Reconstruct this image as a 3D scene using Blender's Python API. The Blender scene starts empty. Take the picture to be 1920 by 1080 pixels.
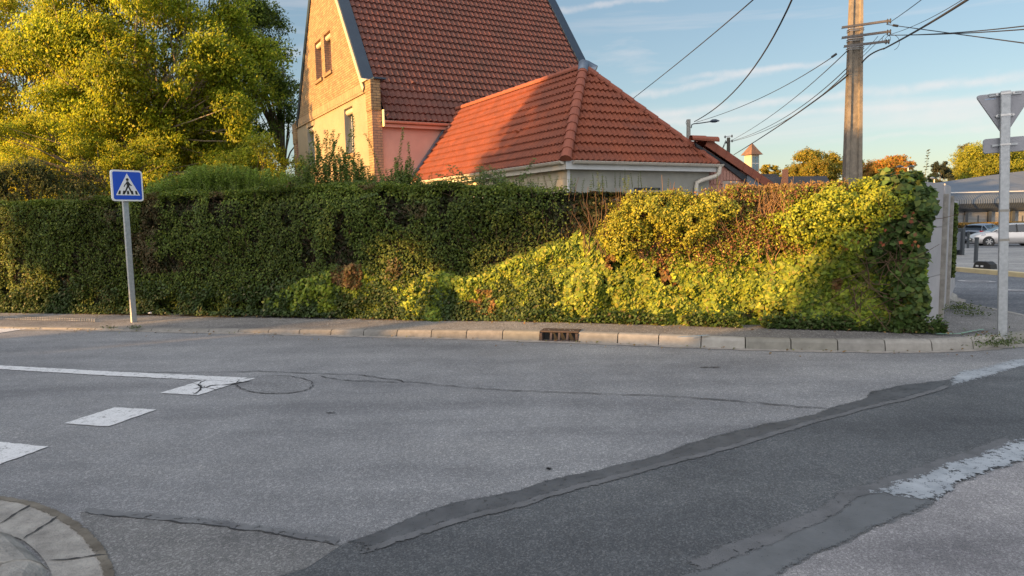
import bpy, bmesh, math, random
import numpy as np
from mathutils import Vector, Matrix, Euler
R_ = math.radians
rnd = random.Random(7)
rng = np.random.default_rng(11)
C = bpy.context.scene.collection
# ------------------------------------------------------------------ camera model (used to measure real positions)
FOC = 1280.0; PITCH = R_(6.0); ROLL = R_(1.27); CH = 1.6
Fv = Vector((0, math.cos(PITCH), -math.sin(PITCH))); Uv = Vector((0, math.sin(PITCH), math.cos(PITCH))); Xv = Vector((1, 0, 0))
RT = math.cos(ROLL)*Xv - math.sin(ROLL)*Uv; UP = math.sin(ROLL)*Xv + math.cos(ROLL)*Uv
CAM = Vector((0, 0, CH))
def ray(u, v): return Fv*FOC + (u-960)*RT - (v-540)*UP
def g(u, v, z=0.0):
    d = ray(u, v); t = (z-CH)/d.z; return Vector((d.x*t, d.y*t, z))
def py(u, v, y):
    d = ray(u, v); t = y/d.y; return Vector((d.x*t, y, CH+d.z*t))
def terr(x, y):
    s = max(0.0, .77*x+.64*y-11.0)
    return -.03*min(s, 20)-.022*max(0, min(s, 70)-20)
def gt(u, v):
    z = 0.0
    for _ in range(60):
        p = g(u, v, z); z = .5*z+.5*terr(p.x, p.y)
    return Vector((p.x, p.y, terr(p.x, p.y)))
# ------------------------------------------------------------------ object helpers
WL = {}
def tag(o, label=None, cat=None, group=None, kind=None):
    if label: o['label'] = label
    if cat: o['category'] = cat
    if group: o['group'] = group
    if kind: o['kind'] = kind
    return o
def thing(name, loc, label, cat, group=None):
    o = bpy.data.objects.new(name, None); C.objects.link(o); o.empty_display_size = .1
    o.location = loc; WL[o.name] = Vector(loc)
    return tag(o, label, cat, group)
def link_mesh(name, me, mat, parent=None):
    o = bpy.data.objects.new(name, me); C.objects.link(o)
    if mat: me.materials.append(mat)
    if parent: o.parent = parent
    WL[o.name] = WL[parent.name].copy() if parent else Vector((0, 0, 0))
    return o
class MB:
    def __init__(s): s.v = []; s.f = []; s.uv = []; s.smooth = []
    def add(s, vs, fs, smooth=False):
        n = len(s.v); s.v += [tuple(p) for p in vs]
        for f in fs: s.f.append(tuple(i+n for i in f)); s.smooth.append(smooth)
    def poly(s, pts): s.add(pts, [tuple(range(len(pts)))])
    def box(s, o, dx, dy, dz):       # corner + three edge vectors
        o = Vector(o); dx, dy, dz = Vector(dx), Vector(dy), Vector(dz)
        if dx.cross(dy).dot(dz) < 0: dx, dy = dy, dx
        p = [o, o+dx, o+dx+dy, o+dy, o+dz, o+dx+dz, o+dx+dy+dz, o+dy+dz]
        s.add(p, [(3,2,1,0),(4,5,6,7),(0,1,5,4),(1,2,6,5),(2,3,7,6),(3,0,4,7)])
    def cbox(s, c, sx, sy, sz, rz=0):
        ex = Vector((math.cos(rz), math.sin(rz), 0))*sx; ey = Vector((-math.sin(rz), math.cos(rz), 0))*sy
        s.box(Vector(c)-ex/2-ey/2, ex, ey, (0, 0, sz))
    def prism(s, pts, d):            # polygon extruded by vector d
        d = Vector(d); pts = [Vector(p) for p in pts]; n = len(pts)
        nn = Vector((0, 0, 0))
        for i in range(n): nn += pts[i].cross(pts[(i+1) % n])
        if nn.dot(d) > 0: pts = pts[::-1]
        s.add(pts+[p+d for p in pts], [tuple(range(n)), tuple(range(2*n-1, n-1, -1))]+[(i, i+n, (i+1) % n+n, (i+1) % n) for i in range(n)])
    def tube(s, path, r, n=8, cap=True, smooth=True):
        path = [Vector(p) for p in path]; m = len(path)
        rs = r if isinstance(r, (list, tuple)) else [r]*m
        vs = []; ref = None
        for i, p in enumerate(path):
            t = (path[min(i+1, m-1)]-path[max(i-1, 0)]).normalized()
            if ref is None: ref = Vector((0, 0, 1)) if abs(t.z) < .9 else Vector((1, 0, 0))
            a = t.cross(ref).normalized(); b = a.cross(t).normalized(); ref = b
            for k in range(n):
                th = 2*math.pi*k/n; vs.append(p+(a*math.cos(th)+b*math.sin(th))*rs[i])
        fs = []
        for i in range(m-1):
            for k in range(n):
                k2 = (k+1) % n; fs.append((i*n+k, i*n+k2, (i+1)*n+k2, (i+1)*n+k))
        s.add(vs, fs, smooth)
        if cap:
            s.add([vs[k] for k in range(n)], [tuple(range(n-1, -1, -1))]); s.add(vs[-n:], [tuple(range(n))])
    def build(s, name, mat, parent=None, bevel=0):
        off = WL[parent.name] if parent else Vector((0, 0, 0))
        me = bpy.data.meshes.new(name)
        me.from_pydata([(x-off.x, y-off.y, z-off.z) for x, y, z in s.v], [], s.f)
        me.polygons.foreach_set('use_smooth', s.smooth)
        me.update()
        if bevel:
            bm = bmesh.new(); bm.from_mesh(me); bmesh.ops.remove_doubles(bm, verts=bm.verts, dist=1e-5)
            es = [e for e in bm.edges if len(e.link_faces) == 2 and e.calc_face_angle(0) > .6]
            bmesh.ops.bevel(bm, geom=es, offset=bevel, segments=2, affect='EDGES', profile=.5)
            bm.to_mesh(me); bm.free()
        return link_mesh(name, me, mat, parent)
def clone(src, loc, label=None, group=None, rz=None):
    r = src.copy(); C.objects.link(r); r.location = loc; WL[r.name] = Vector(loc)
    if label: r['label'] = label
    if group: r['group'] = group
    if rz is not None: r.rotation_euler = (0, 0, rz)
    for ch in src.children:
        c = ch.copy(); C.objects.link(c); c.parent = r
        for gch in ch.children:
            d = gch.copy(); C.objects.link(d); d.parent = c
    return r
# ------------------------------------------------------------------ materials
def nodes(name):
    m = bpy.data.materials.new(name); m.use_nodes = True
    nt = m.node_tree; return m, nt, nt.nodes['Principled BSDF']
def N(nt, t, **kw):
    n = nt.nodes.new(t)
    for k, v in kw.items():
        if k in n.inputs: n.inputs[k].default_value = v
        else: setattr(n, k, v)
    return n
def ramp(nt, fac, stops):
    r = nt.nodes.new('ShaderNodeValToRGB'); nt.links.new(fac, r.inputs[0])
    el = r.color_ramp.elements
    while len(el) < len(stops): el.new(.5)
    for e, (p, c) in zip(el, stops):
        e.position = p; e.color = c if len(c) == 4 else (*c, 1)
    return r.outputs[0]
def mixc(nt, fac, a, b, mode='MIX'):
    m = nt.nodes.new('ShaderNodeMix'); m.data_type = 'RGBA'; m.blend_type = mode
    for s, x in ((0, fac), (6, a), (7, b)):
        if hasattr(x, 'is_linked') or hasattr(x, 'links'): nt.links.new(x, m.inputs[s])
        else: m.inputs[s].default_value = x if s == 0 else ((*x, 1) if len(x) == 3 else x)
    return m.outputs[2]
def coord(nt, which='Object'):
    return nt.nodes.new('ShaderNodeTexCoord').outputs[which]
def noise(nt, vec, scale, detail=4, rough=.6, dist=0):
    n = N(nt, 'ShaderNodeTexNoise', Scale=scale, Detail=detail, Roughness=rough, Distortion=dist); nt.links.new(vec, n.inputs['Vector']); return n.outputs['Fac']
def bump(nt, b, h, strength=.3, dist=.01):
    n = N(nt, 'ShaderNodeBump', Strength=strength, Distance=dist); nt.links.new(h, n.inputs['Height']); nt.links.new(n.outputs[0], b.inputs['Normal']); return n
def mat(name, c1, c2=None, scale=6, rough=.7, metal=0, bs=.15, bscale=None, spec=.5, detail=5, bd=.004):
    m, nt, b = nodes(name); c2 = c2 or tuple(x*.8 for x in c1)
    o = coord(nt); f = noise(nt, o, scale, detail)
    nt.links.new(ramp(nt, f, [(.3, c1), (.7, c2)]), b.inputs['Base Color'])
    b.inputs['Roughness'].default_value = rough; b.inputs['Metallic'].default_value = metal; b.inputs['Specular IOR Level'].default_value = spec
    if bs: bump(nt, b, noise(nt, o, bscale or scale*6, 4), bs, bd)
    return m
def asphalt(name, lo, hi, tint=(1, 1, 1), grain=150, speck=.5, rough=.85, bs=.6, big=.6, spec=.35):
    m, nt, b = nodes(name); o = coord(nt)
    f1 = noise(nt, o, grain, 3, .7); f2 = noise(nt, o, big, 5, .6); f3 = noise(nt, o, big*7, 4, .6)
    mp = nt.nodes.new('ShaderNodeMapping'); mp.inputs['Rotation'].default_value = (0, 0, R_(15)); mp.inputs['Scale'].default_value = (.22, 1.5, 1); nt.links.new(o, mp.inputs[0]); f4 = noise(nt, mp.outputs[0], 1.0, 5, .6)
    vo = N(nt, 'ShaderNodeTexVoronoi', Scale=grain*.55); nt.links.new(o, vo.inputs['Vector'])
    stone = ramp(nt, vo.outputs['Color'], [(0, (0, 0, 0)), (.55, (.05, .05, .05)), (.9, (speck,)*3), (1, (speck*1.6,)*3)])
    t = lambda k: tuple(k*x for x in tint)
    base = ramp(nt, f1, [(.33, t(lo)), (.66, t(hi))])
    c = mixc(nt, .5, base, stone, 'SCREEN')
    var = ramp(nt, f2, [(.3, (.76, .76, .77)), (.7, (1.22, 1.21, 1.19))])
    var2 = ramp(nt, f3, [(.3, (.9, .9, .9)), (.7, (1.08, 1.08, 1.08))])
    c = mixc(nt, 1.0, mixc(nt, 1.0, c, var, 'MULTIPLY'), var2, 'MULTIPLY'); c = mixc(nt, 1.0, c, ramp(nt, f4, [(.34, (.80, .80, .81)), (.5, (1, 1, 1)), (.68, (1.13, 1.12, 1.10))]), 'MULTIPLY')
    nt.links.new(c, b.inputs['Base Color'])
    b.inputs['Roughness'].default_value = rough; b.inputs['Specular IOR Level'].default_value = spec
    bump(nt, b, f1, bs, .006)
    return m
def leafmat(name, trans=.35, rough=.55):
    m, nt, b = nodes(name)
    at = N(nt, 'ShaderNodeAttribute'); at.attribute_name = 'Col'
    geo = nt.nodes.new('ShaderNodeNewGeometry')
    hs = N(nt, 'ShaderNodeHueSaturation'); nt.links.new(at.outputs['Color'], hs.inputs['Color'])
    mr = N(nt, 'ShaderNodeMapRange'); mr.inputs[3].default_value = .62; mr.inputs[4].default_value = 1.4
    nt.links.new(geo.outputs['Random Per Island'], mr.inputs[0]); nt.links.new(mr.outputs[0], hs.inputs['Value'])
    nt.links.new(hs.outputs[0], b.inputs['Base Color']); b.inputs['Roughness'].default_value = rough; b.inputs['Specular IOR Level'].default_value = .35
    tr = nt.nodes.new('ShaderNodeBsdfTranslucent'); nt.links.new(hs.outputs[0], tr.inputs[0])
    mx = nt.nodes.new('ShaderNodeMixShader'); mx.inputs[0].default_value = trans
    out = nt.nodes['Material Output']
    nt.links.new(b.outputs[0], mx.inputs[1]); nt.links.new(tr.outputs[0], mx.inputs[2]); nt.links.new(mx.outputs[0], out.inputs[0])
    return m
LEAF = leafmat('leaf'); LEAFT = leafmat('tree_leaf', .58)
BARK = mat('bark', (.17, .13, .085), (.08, .06, .04), 8, .9, bs=.6, bscale=30, bd=.02)
TWIG = mat('twig', (.16, .10, .06), (.09, .055, .035), 14, .9, bs=.2)
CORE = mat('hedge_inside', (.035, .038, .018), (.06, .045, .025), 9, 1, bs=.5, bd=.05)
ROAD = asphalt('road_asphalt', .06, .33, (.95, 1.0, 1.07), 150, .34, big=.35)
DARK = asphalt('dark_asphalt', .03, .135, (.88, 1.0, 1.12), 200, .2, rough=.8, big=.7)
PAVE = asphalt('pavement_asphalt', .08, .22, (1.0, .99, .98), 160, .4, big=1.1)
ROUGHA = asphalt('coarse_asphalt', .07, .25, (.97, 1.0, 1.02), 170, .35, bs=.9, big=1.6)
PALEA = asphalt('pale_asphalt', .10, .33, (1.0, 1.0, 1.06), 190, .35, big=1.2)
SEAL = mat('bitumen_seal', (.055, .065, .082), (.085, .10, .125), 5, .5, bs=.3, bscale=60, spec=.5)
SEALL = mat('pale_seal', (.20, .24, .29), (.42, .47, .50), 9, .55, bs=.3, bscale=80)
TAR = mat('tar', (.018, .018, .02), (.04, .04, .042), 20, .6)
DUST = mat('gutter_dust', (.36, .34, .31), (.22, .21, .2), 12, .9, bscale=90)
CONC = mat('concrete', (.40, .39, .365), (.19, .185, .175), 7, .95, bs=1.0, bscale=55, bd=.012, detail=9)
CONC2 = mat('old_concrete', (.36, .35, .32), (.20, .195, .18), 11, .9, bs=.7, bscale=45, bd=.008)
CONCL = mat('pale_concrete_panel', (.46, .45, .46), (.33, .325, .34), 2.2, .85, bs=.25, bscale=50)
YCONC = mat('yellow_kerb', (.60, .50, .28), (.48, .40, .24), 4, .8)
GALV = mat('galvanised', (.50, .53, .55), (.36, .39, .41), 26, .45, metal=.55, bs=.25, bscale=60)
SIGNB = mat('sign_back', (.33, .34, .37), (.27, .28, .31), 6, .5, metal=.4, bs=.05)
STEEL = mat('band_steel', (.62, .63, .62), (.45, .45, .45), 20, .35, metal=.8)
IRON = mat('rusty_iron', (.085, .062, .058), (.045, .038, .038), 25, .7, metal=.3, bs=.5)
BLACK = mat('black_rubber', (.018, .018, .018), (.03, .03, .03), 20, .6)
WHITEP = mat('white_enamel', (.80, .80, .80), (.7, .71, .72), 5, .35, bs=.02)
BLUEP = mat('blue_enamel', (.004, .065, .50), (.006, .075, .54), 5, .35, bs=.0)
ANTH = mat('anthracite_steel', (.045, .055, .065), (.06, .07, .08), 6, .5, bs=.05)
SLATEC = mat('dark_zinc', (.035, .055, .085), (.045, .07, .10), 1.5, .38, metal=.3, bs=.05)
ZINC = mat('zinc', (.22, .27, .34), (.16, .20, .25), 8, .4, metal=.6, bs=.1)
STUC = mat('yellow_render', (.35, .285, .19), (.28, .23, .155), 1.4, .95, bs=.5, bscale=90, bd=.008)
GREYR = mat('grey_render', (.36, .36, .32), (.26, .26, .235), 1.8, .95, bs=.5, bscale=80, bd=.01)
BEIGER = mat('beige_render', (.52, .45, .33), (.42, .36, .27), 2.2, .95, bs=.4, bscale=70)
PATCHR = mat('patch_mortar', (.40, .37, .31), (.33, .31, .26), 5, .95, bs=.4, bscale=50)
PINKR = mat('pink_render', (.62, .34, .27), (.54, .29, .235), 2.0, .95, bs=.5, bscale=80, bd=.008)
PVC = mat('cream_pvc', (.62, .58, .50), (.54, .50, .44), 4, .4, bs=.02)
PVCW = mat('white_fascia', (.62, .64, .65), (.55, .57, .58), 4, .45, bs=.02)
PVCP = mat('salmon_pvc', (.62, .32, .24), (.55, .28, .22), 4, .45, bs=.02)
PINKB = mat('pink_boards', (.46, .24, .19), (.34, .18, .145), 6, .9, bs=.3)
BOARD = mat('pale_board', (.45, .36, .30), (.38, .31, .26), 5, .85)
DARKB = mat('dark_boarding', (.02, .024, .03), (.035, .04, .05), 4, .7)
GREYS = mat('grey_sheet', (.13, .15, .18), (.17, .19, .22), 3, .6)
def glassm(name, col=(.02, .03, .04), rough=.06):
    m, nt, b = nodes(name); b.inputs['Base Color'].default_value = (*col, 1); b.inputs['Roughness'].default_value = rough
    b.inputs['Specular IOR Level'].default_value = .9; return m
GLASS = glassm('window_glass'); BGLASS = glassm('pale_glass', (.12, .2, .27), .1)
def tilemat(name, c1, c2, dirt):
    m, nt, b = nodes(name); o = coord(nt)
    vo = N(nt, 'ShaderNodeTexVoronoi', Scale=3.3); nt.links.new(o, vo.inputs['Vector'])
    f = noise(nt, o, 1.2, 6, .65); f2 = noise(nt, o, 22, 4, .7)
    c = mixc(nt, vo.outputs['Color'], c1, c2)
    c = mixc(nt, ramp(nt, f, [(.45, (0, 0, 0)), (.75, (.7, .7, .7))]), c, dirt)
    c = mixc(nt, 1.0, c, ramp(nt, f2, [(.3, (.72, .72, .72)), (.7, (1.2, 1.2, 1.2))]), 'MULTIPLY')
    nt.links.new(c, b.inputs['Base Color']); b.inputs['Roughness'].default_value = .75; bump(nt, b, f2, .3, .005)
    return m
TILEM = tilemat('main_roof_tile', (.165, .055, .037), (.11, .041, .030), (.085, .042, .032))
TILEA = tilemat('annex_roof_tile', (.27, .070, .030), (.195, .052, .026), (.13, .045, .03))
HIPT = mat('hip_tile', (.29, .085, .046), (.22, .066, .04), 5, .7, bs=.2)
DSLATE = mat('distant_slate', (.06, .06, .065), (.035, .035, .04), 8, .8)
def brickmat(name, c1, c2, mortar, bw=.23, bh=.083):
    m, nt, b = nodes(name); uv = coord(nt, 'UV')
    bt = N(nt, 'ShaderNodeTexBrick', Scale=1.0); bt.inputs['Color1'].default_value = (*c1, 1); bt.inputs['Color2'].default_value = (*c2, 1)
    bt.inputs['Mortar'].default_value = (*mortar, 1); bt.inputs['Brick Width'].default_value = bw; bt.inputs['Row Height'].default_value = bh
    bt.inputs['Mortar Size'].default_value = .009; bt.inputs['Mortar Smooth'].default_value = .2
    nt.links.new(uv, bt.inputs['Vector'])
    f = noise(nt, coord(nt), 3, 5)
    c = mixc(nt, 1.0, bt.outputs['Color'], ramp(nt, f, [(.3, (.8, .8, .8)), (.7, (1.12, 1.12, 1.12))]), 'MULTIPLY')
    nt.links.new(c, b.inputs['Base Color']); b.inputs['Roughness'].default_value = .9
    bm_ = bump(nt, b, bt.outputs['Fac'], .6, .01); bm_.invert = True
    return m
BRICK = brickmat('buff_brick', (.36, .25, .13), (.25, .165, .085), (.10, .072, .05))
BRICKR = brickmat('orange_brick', (.43, .24, .15), (.35, .20, .13), (.16, .12, .10))
BRICKS = brickmat('soldier_brick', (.40, .28, .16), (.32, .22, .125), (.16, .12, .08), .075, .36)
BRICKB = brickmat('block_work', (.52, .45, .33), (.48, .42, .31), (.40, .34, .25), .5, .2)
def setuv(o, e1, e2):
    me = o.data; uvl = me.uv_layers.new(name='UVMap'); off = WL[o.name]; e1 = Vector(e1); e2 = Vector(e2)
    for l in me.loops:
        p = me.vertices[l.vertex_index].co+off; uvl.data[l.index].uv = (p.dot(e1), p.dot(e2))
def paintmat():
    m, nt, b = nodes('road_paint'); o = coord(nt)
    f = noise(nt, o, 9, 8, .75); f2 = noise(nt, o, 70, 3, .7); cr = N(nt, 'ShaderNodeTexVoronoi', Scale=6, feature='DISTANCE_TO_EDGE'); nt.links.new(o, cr.inputs['Vector'])
    c = ramp(nt, f, [(.36, (.18, .19, .20)), (.42, (.62, .64, .66)), (1, (.78, .80, .82))])
    c = mixc(nt, ramp(nt, f2, [(.36, (1, 1, 1)), (.46, (0, 0, 0))]), c, (.42, .43, .44))
    nt.links.new(c, b.inputs['Base Color']); b.inputs['Roughness'].default_value = .7; bump(nt, b, f2, .4, .004); return m
PAINT = paintmat()
def alpha_out(m, fac):
    nt = m.node_tree; b = nt.nodes['Principled BSDF']; nt.links.new(fac, b.inputs['Alpha'])
def edgemat(name, c1, c2, rough, grain=60, bs=.3, soft=.9):
    m = mat(name, c1, c2, 5, rough, bs=bs, bscale=grain); nt = m.node_tree; o = coord(nt)
    at = N(nt, 'ShaderNodeAttribute'); at.attribute_name = 'edge'
    f = noise(nt, o, 26, 6, .75); f2 = noise(nt, o, 150, 2, .6)
    ad = N(nt, 'ShaderNodeMath', operation='MULTIPLY_ADD'); nt.links.new(f, ad.inputs[0]); ad.inputs[1].default_value = soft*2.6; nt.links.new(at.outputs['Fac'], ad.inputs[2])
    ad2 = N(nt, 'ShaderNodeMath', operation='MULTIPLY_ADD'); nt.links.new(f2, ad2.inputs[0]); ad2.inputs[1].default_value = 1.6; nt.links.new(ad.outputs[0], ad2.inputs[2])
    alpha_out(m, ramp(nt, ad2.outputs[0], [(.0, (0, 0, 0)), (.99, (0, 0, 0)), (1.0, (1, 1, 1))]) if False else (lambda q: q)(thr(nt, ad2.outputs[0], .5+.8+soft*1.3)))
    return m
def thr(nt, v, t):
    n = N(nt, 'ShaderNodeMapRange'); n.inputs[1].default_value = t-.05; n.inputs[2].default_value = t+.05; nt.links.new(v, n.inputs[0]); return n.outputs[0]
_pn = PAINT.node_tree; _o = coord(_pn); alpha_out(PAINT, thr(_pn, noise(_pn, _o, 13, 9, .8), .385))
def lerp_path(P, n):
    L = [0]
    for i in range(len(P)-1): L.append(L[-1]+(P[i+1]-P[i]).length)
    out = []; j = 0
    for k in range(n):
        d = L[-1]*k/(n-1)
        while j < len(P)-2 and L[j+1] < d: j += 1
        out.append(P[j].lerp(P[j+1], (d-L[j])/max(1e-6, L[j+1]-L[j])))
    return out
def strip(name, A_, B_, z, m, kind='structure', over=.22):
    n = 140; a = lerp_path(A_, n); b = lerp_path(B_, n); T = [-over, .12, .5, .88, 1+over]; E = [0, 1, 1, 1, 0]; vs_ = []; ed = []
    for i in range(n):
        ef = min(1, i/3, (n-1-i)/3)
        for t, e in zip(T, E): p = a[i].lerp(b[i], t); vs_.append((p.x, p.y, z+terr(p.x, p.y))); ed.append(e*ef)
    m_ = MB(); m_.add(vs_, [(i*5+j, (i+1)*5+j, (i+1)*5+j+1, i*5+j+1) for i in range(n-1) for j in range(4)]); o = m_.build(name, m)
    o.data.attributes.new('edge', 'FLOAT', 'POINT').data.foreach_set('value', ed)
    if kind: o['kind'] = kind
    return o
SEAL = edgemat('bitumen_seal', (.10, .108, .115), (.14, .15, .16), .62)
SEALD = edgemat('dark_bitumen_seal', (.06, .064, .07), (.105, .112, .12), .6, 60, .3, 1.5)
SEALL = edgemat('pale_seal', (.24, .27, .30), (.42, .46, .50), .6, 60, .3, 2.2)  # paler blue-grey seal with ragged edges
SHOULD = edgemat('gritty_seal', (.095, .1, .107), (.15, .157, .168), .8, 120, .8, 1.3)
# ------------------------------------------------------------------ numpy noise and leaves
def vnoise(p, scale, seed=0):
    q = p*scale; i = np.floor(q).astype(np.int64); f = q-i; f = f*f*(3-2*f)
    def h(ix, iy, iz):
        n = (ix*73856093) ^ (iy*19349663) ^ (iz*83492791) ^ (seed*2654435)
        n = (n ^ (n >> 13))*1274126177; n = n ^ (n >> 16); return (n & 65535)/65535.0
    r = 0
    for dx in (0, 1):
        for dy in (0, 1):
            for dz in (0, 1):
                w = (f[:, 0] if dx else 1-f[:, 0])*(f[:, 1] if dy else 1-f[:, 1])*(f[:, 2] if dz else 1-f[:, 2])
                r = r+w*h(i[:, 0]+dx, i[:, 1]+dy, i[:, 2]+dz)
    return r
def unit(a): return a/np.maximum(np.linalg.norm(a, axis=1, keepdims=True), 1e-6)
SUND = np.array([-.883, -.442, .156])
def leaves(name, P, Nn, size, col, m, parent, aspect=.62, droop=None, lobed=False, sunb=.5):
    """one mesh of many bent leaves: centres P, facing directions Nn, sizes, colours"""
    n = len(P)
    if n == 0: return None
    size = np.broadcast_to(np.asarray(size, float), (n,))
    Nn = unit(unit(Nn)+SUND*sunb); T = rng.normal(size=(n, 3))
    if droop is not None: T = T*.5+droop
    T = unit(T-Nn*np.sum(T*Nn, axis=1, keepdims=True)); B = np.cross(Nn, T)
    s = size[:, None]
    off = np.array(WL[parent.name]) if parent else np.zeros(3)
    fold = (.10+.25*rng.random((n, 1)))
    if lobed:
        pts = [P-T*s*.5, P-T*s*.25+B*s*aspect*.62+Nn*s*fold*.6, P+T*s*.08+B*s*aspect*.42+Nn*s*fold*.4, P+T*s*.5-Nn*s*.05, P+T*s*.08-B*s*aspect*.42+Nn*s*fold*.4, P-T*s*.25-B*s*aspect*.62+Nn*s*fold*.6]
    else:
        pts = [P-T*s*.5, P+B*s*aspect*.5+Nn*s*fold*.5, P+T*s*.5-Nn*s*.08, P-B*s*aspect*.5+Nn*s*fold*.5]
    k = len(pts); V = np.stack(pts, 1).reshape(-1, 3)-off
    me = bpy.data.meshes.new(name); me.vertices.add(n*k); me.vertices.foreach_set('co', V.astype(np.float32).ravel())
    me.loops.add(n*k); me.loops.foreach_set('vertex_index', np.arange(n*k, dtype=np.int32))
    me.polygons.add(n); me.polygons.foreach_set('loop_start', np.arange(0, n*k, k, dtype=np.int32)); me.polygons.foreach_set('loop_total', np.full(n, k, dtype=np.int32))
    me.update(calc_edges=True)
    ca = me.color_attributes.new('Col', 'FLOAT_COLOR', 'POINT')
    cc = np.ones((n, 4)); cc[:, :3] = col; ca.data.foreach_set('color', np.repeat(cc, k, 0).astype(np.float32).ravel())
    return link_mesh(name, me, m, parent)
def pal(n, cols, w=None, var=.12):
    cols = np.array(cols); w = None if w is None else np.array(w)/sum(w)
    c = cols[rng.choice(len(cols), n, p=w)]
    return np.clip(c*(1+var*rng.normal(size=(n, 1))), .004, 1)
# ------------------------------------------------------------------ world, sun, camera
SUNAZ = math.atan2(-.894, -.447); SUNEL = R_(9.0)
sd = Vector((math.sin(SUNAZ)*math.cos(SUNEL), math.cos(SUNAZ)*math.cos(SUNEL), math.sin(SUNEL)))
W = bpy.data.worlds.new('World'); bpy.context.scene.world = W; W.use_nodes = True
nt = W.node_tree; bg = nt.nodes['Background']
sky = nt.nodes.new('ShaderNodeTexSky'); sky.sky_type = 'NISHITA'; sky.sun_disc = False; sky.sun_elevation = SUNEL; sky.sun_rotation = SUNAZ % (2*math.pi)
sky.altitude = 50; sky.air_density = 1.0; sky.dust_density = .45; sky.ozone_density = 1.6
tc = nt.nodes.new('ShaderNodeTexCoord')
def cloud(rot, sc, lo, hi, seed):
    mp = nt.nodes.new('ShaderNodeMapping'); mp.inputs['Rotation'].default_value = rot; mp.inputs['Scale'].default_value = sc; mp.inputs['Location'].default_value = (seed, seed*.7, 0)
    nt.links.new(tc.outputs['Generated'], mp.inputs[0])
    f = noise(nt, mp.outputs[0], 1.0, 7, .58, .35)
    return ramp(nt, f, [(lo, (0, 0, 0)), (hi, (1, 1, 1))])
c1 = cloud((0, R_(9), R_(20)), (1.3, 2.0, 17), .52, .74, 1.7)
c2 = cloud((R_(8), R_(-3), 0), (3.0, 3.0, 11), .60, .80, 6.3)
cm = mixc(nt, 1.0, c1, c2, 'SCREEN')
cmf = mixc(nt, 1.0, cm, (.42, .42, .42), 'MULTIPLY')
def trail(p0, p1, width, amt, seed, x0=None):
    n_ = ray(*p0).cross(ray(*p1)).normalized(); mid = (ray(*p0).normalized()+ray(*p1).normalized()).normalized()
    d = N(nt, 'ShaderNodeVectorMath', operation='DOT_PRODUCT'); nt.links.new(tc.outputs['Generated'], d.inputs[0]); d.inputs[1].default_value = n_
    f = noise(nt, tc.outputs['Generated'], 9+seed, 5, .6); wob = N(nt, 'ShaderNodeMath', operation='MULTIPLY_ADD'); nt.links.new(f, wob.inputs[0]); wob.inputs[1].default_value = .022; nt.links.new(d.outputs['Value'], wob.inputs[2])
    sb = N(nt, 'ShaderNodeMath', operation='SUBTRACT'); nt.links.new(wob.outputs[0], sb.inputs[0]); sb.inputs[1].default_value = .011
    ab = N(nt, 'ShaderNodeMath', operation='ABSOLUTE'); nt.links.new(sb.outputs[0], ab.inputs[0])
    mr = N(nt, 'ShaderNodeMapRange', interpolation_type='SMOOTHSTEP'); mr.inputs[1].default_value = width; mr.inputs[2].default_value = 0; nt.links.new(ab.outputs[0], mr.inputs[0])
    e = N(nt, 'ShaderNodeVectorMath', operation='DOT_PRODUCT'); nt.links.new(tc.outputs['Generated'], e.inputs[0]); e.inputs[1].default_value = mid
    half = ray(*p0).normalized().dot(mid); m2 = N(nt, 'ShaderNodeMapRange', interpolation_type='SMOOTHSTEP'); m2.inputs[1].default_value = half-.01; m2.inputs[2].default_value = half+(1-half)*.5; nt.links.new(e.outputs['Value'], m2.inputs[0])
    ml = N(nt, 'ShaderNodeMath', operation='MULTIPLY'); nt.links.new(mr.outputs[0], ml.inputs[0]); nt.links.new(m2.outputs[0], ml.inputs[1])
    f2 = noise(nt, tc.outputs['Generated'], 26+seed*3, 4, .6); m3 = N(nt, 'ShaderNodeMath', operation='MULTIPLY'); nt.links.new(ml.outputs[0], m3.inputs[0]); nt.links.new(ramp(nt, f2, [(.25, (.2*amt,)*3), (.7, (amt,)*3)]), m3.inputs[1])
    return m3.outputs[0]
for tr_ in (((1100, 228), (2200, 118), .009, .55, 1), ((1180, 236), (2100, 168), .007, .45, 3), ((1180, 182), (1400, 140), .008, .45, 5), ((1400, 135), (1500, 122), .006, .5, 2), ((1010, 22), (1230, -4), .006, .4, 4), ((1640, 200), (2000, 250), .03, .35, 6), ((1600, 262), (1900, 232), .005, .3, 7), ((540, 100), (420, 130), .012, .4, 8)):
    cmf = mixc(nt, 1.0, cmf, trail(*tr_), 'SCREEN')
skyc = mixc(nt, cmf, sky.outputs[0], (6.2, 5.6, 5.2))
gm = N(nt, 'ShaderNodeGamma', Gamma=.62); nt.links.new(skyc, gm.inputs[0])
hsv = N(nt, 'ShaderNodeHueSaturation', Saturation=1.2); nt.links.new(gm.outputs[0], hsv.inputs['Color'])
skyk = mixc(nt, 1.0, hsv.outputs[0], (.70, .71, .73), 'MULTIPLY')
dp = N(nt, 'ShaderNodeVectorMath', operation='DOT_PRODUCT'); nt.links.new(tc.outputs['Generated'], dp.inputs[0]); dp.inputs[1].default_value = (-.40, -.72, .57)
fill_veil = N(nt, 'ShaderNodeMapRange', interpolation_type='SMOOTHSTEP'); fill_veil.inputs[1].default_value = .15; fill_veil.inputs[2].default_value = .80; nt.links.new(dp.outputs['Value'], fill_veil.inputs[0])  # bright veil added to the unseen sky behind the camera as fill light
skyv = mixc(nt, fill_veil.outputs[0], skyk, (3.9, 3.75, 3.75)); nt.links.new(skyv, bg.inputs[0]); bg.inputs[1].default_value = .15
sl = bpy.data.lights.new('sun', 'SUN'); sl.energy = 5.0; sl.angle = R_(.5); sl.color = (1, .53, .17)
so = bpy.data.objects.new('sun', sl); C.objects.link(so); so.rotation_euler = sd.to_track_quat('Z', 'Y').to_euler()
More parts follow.
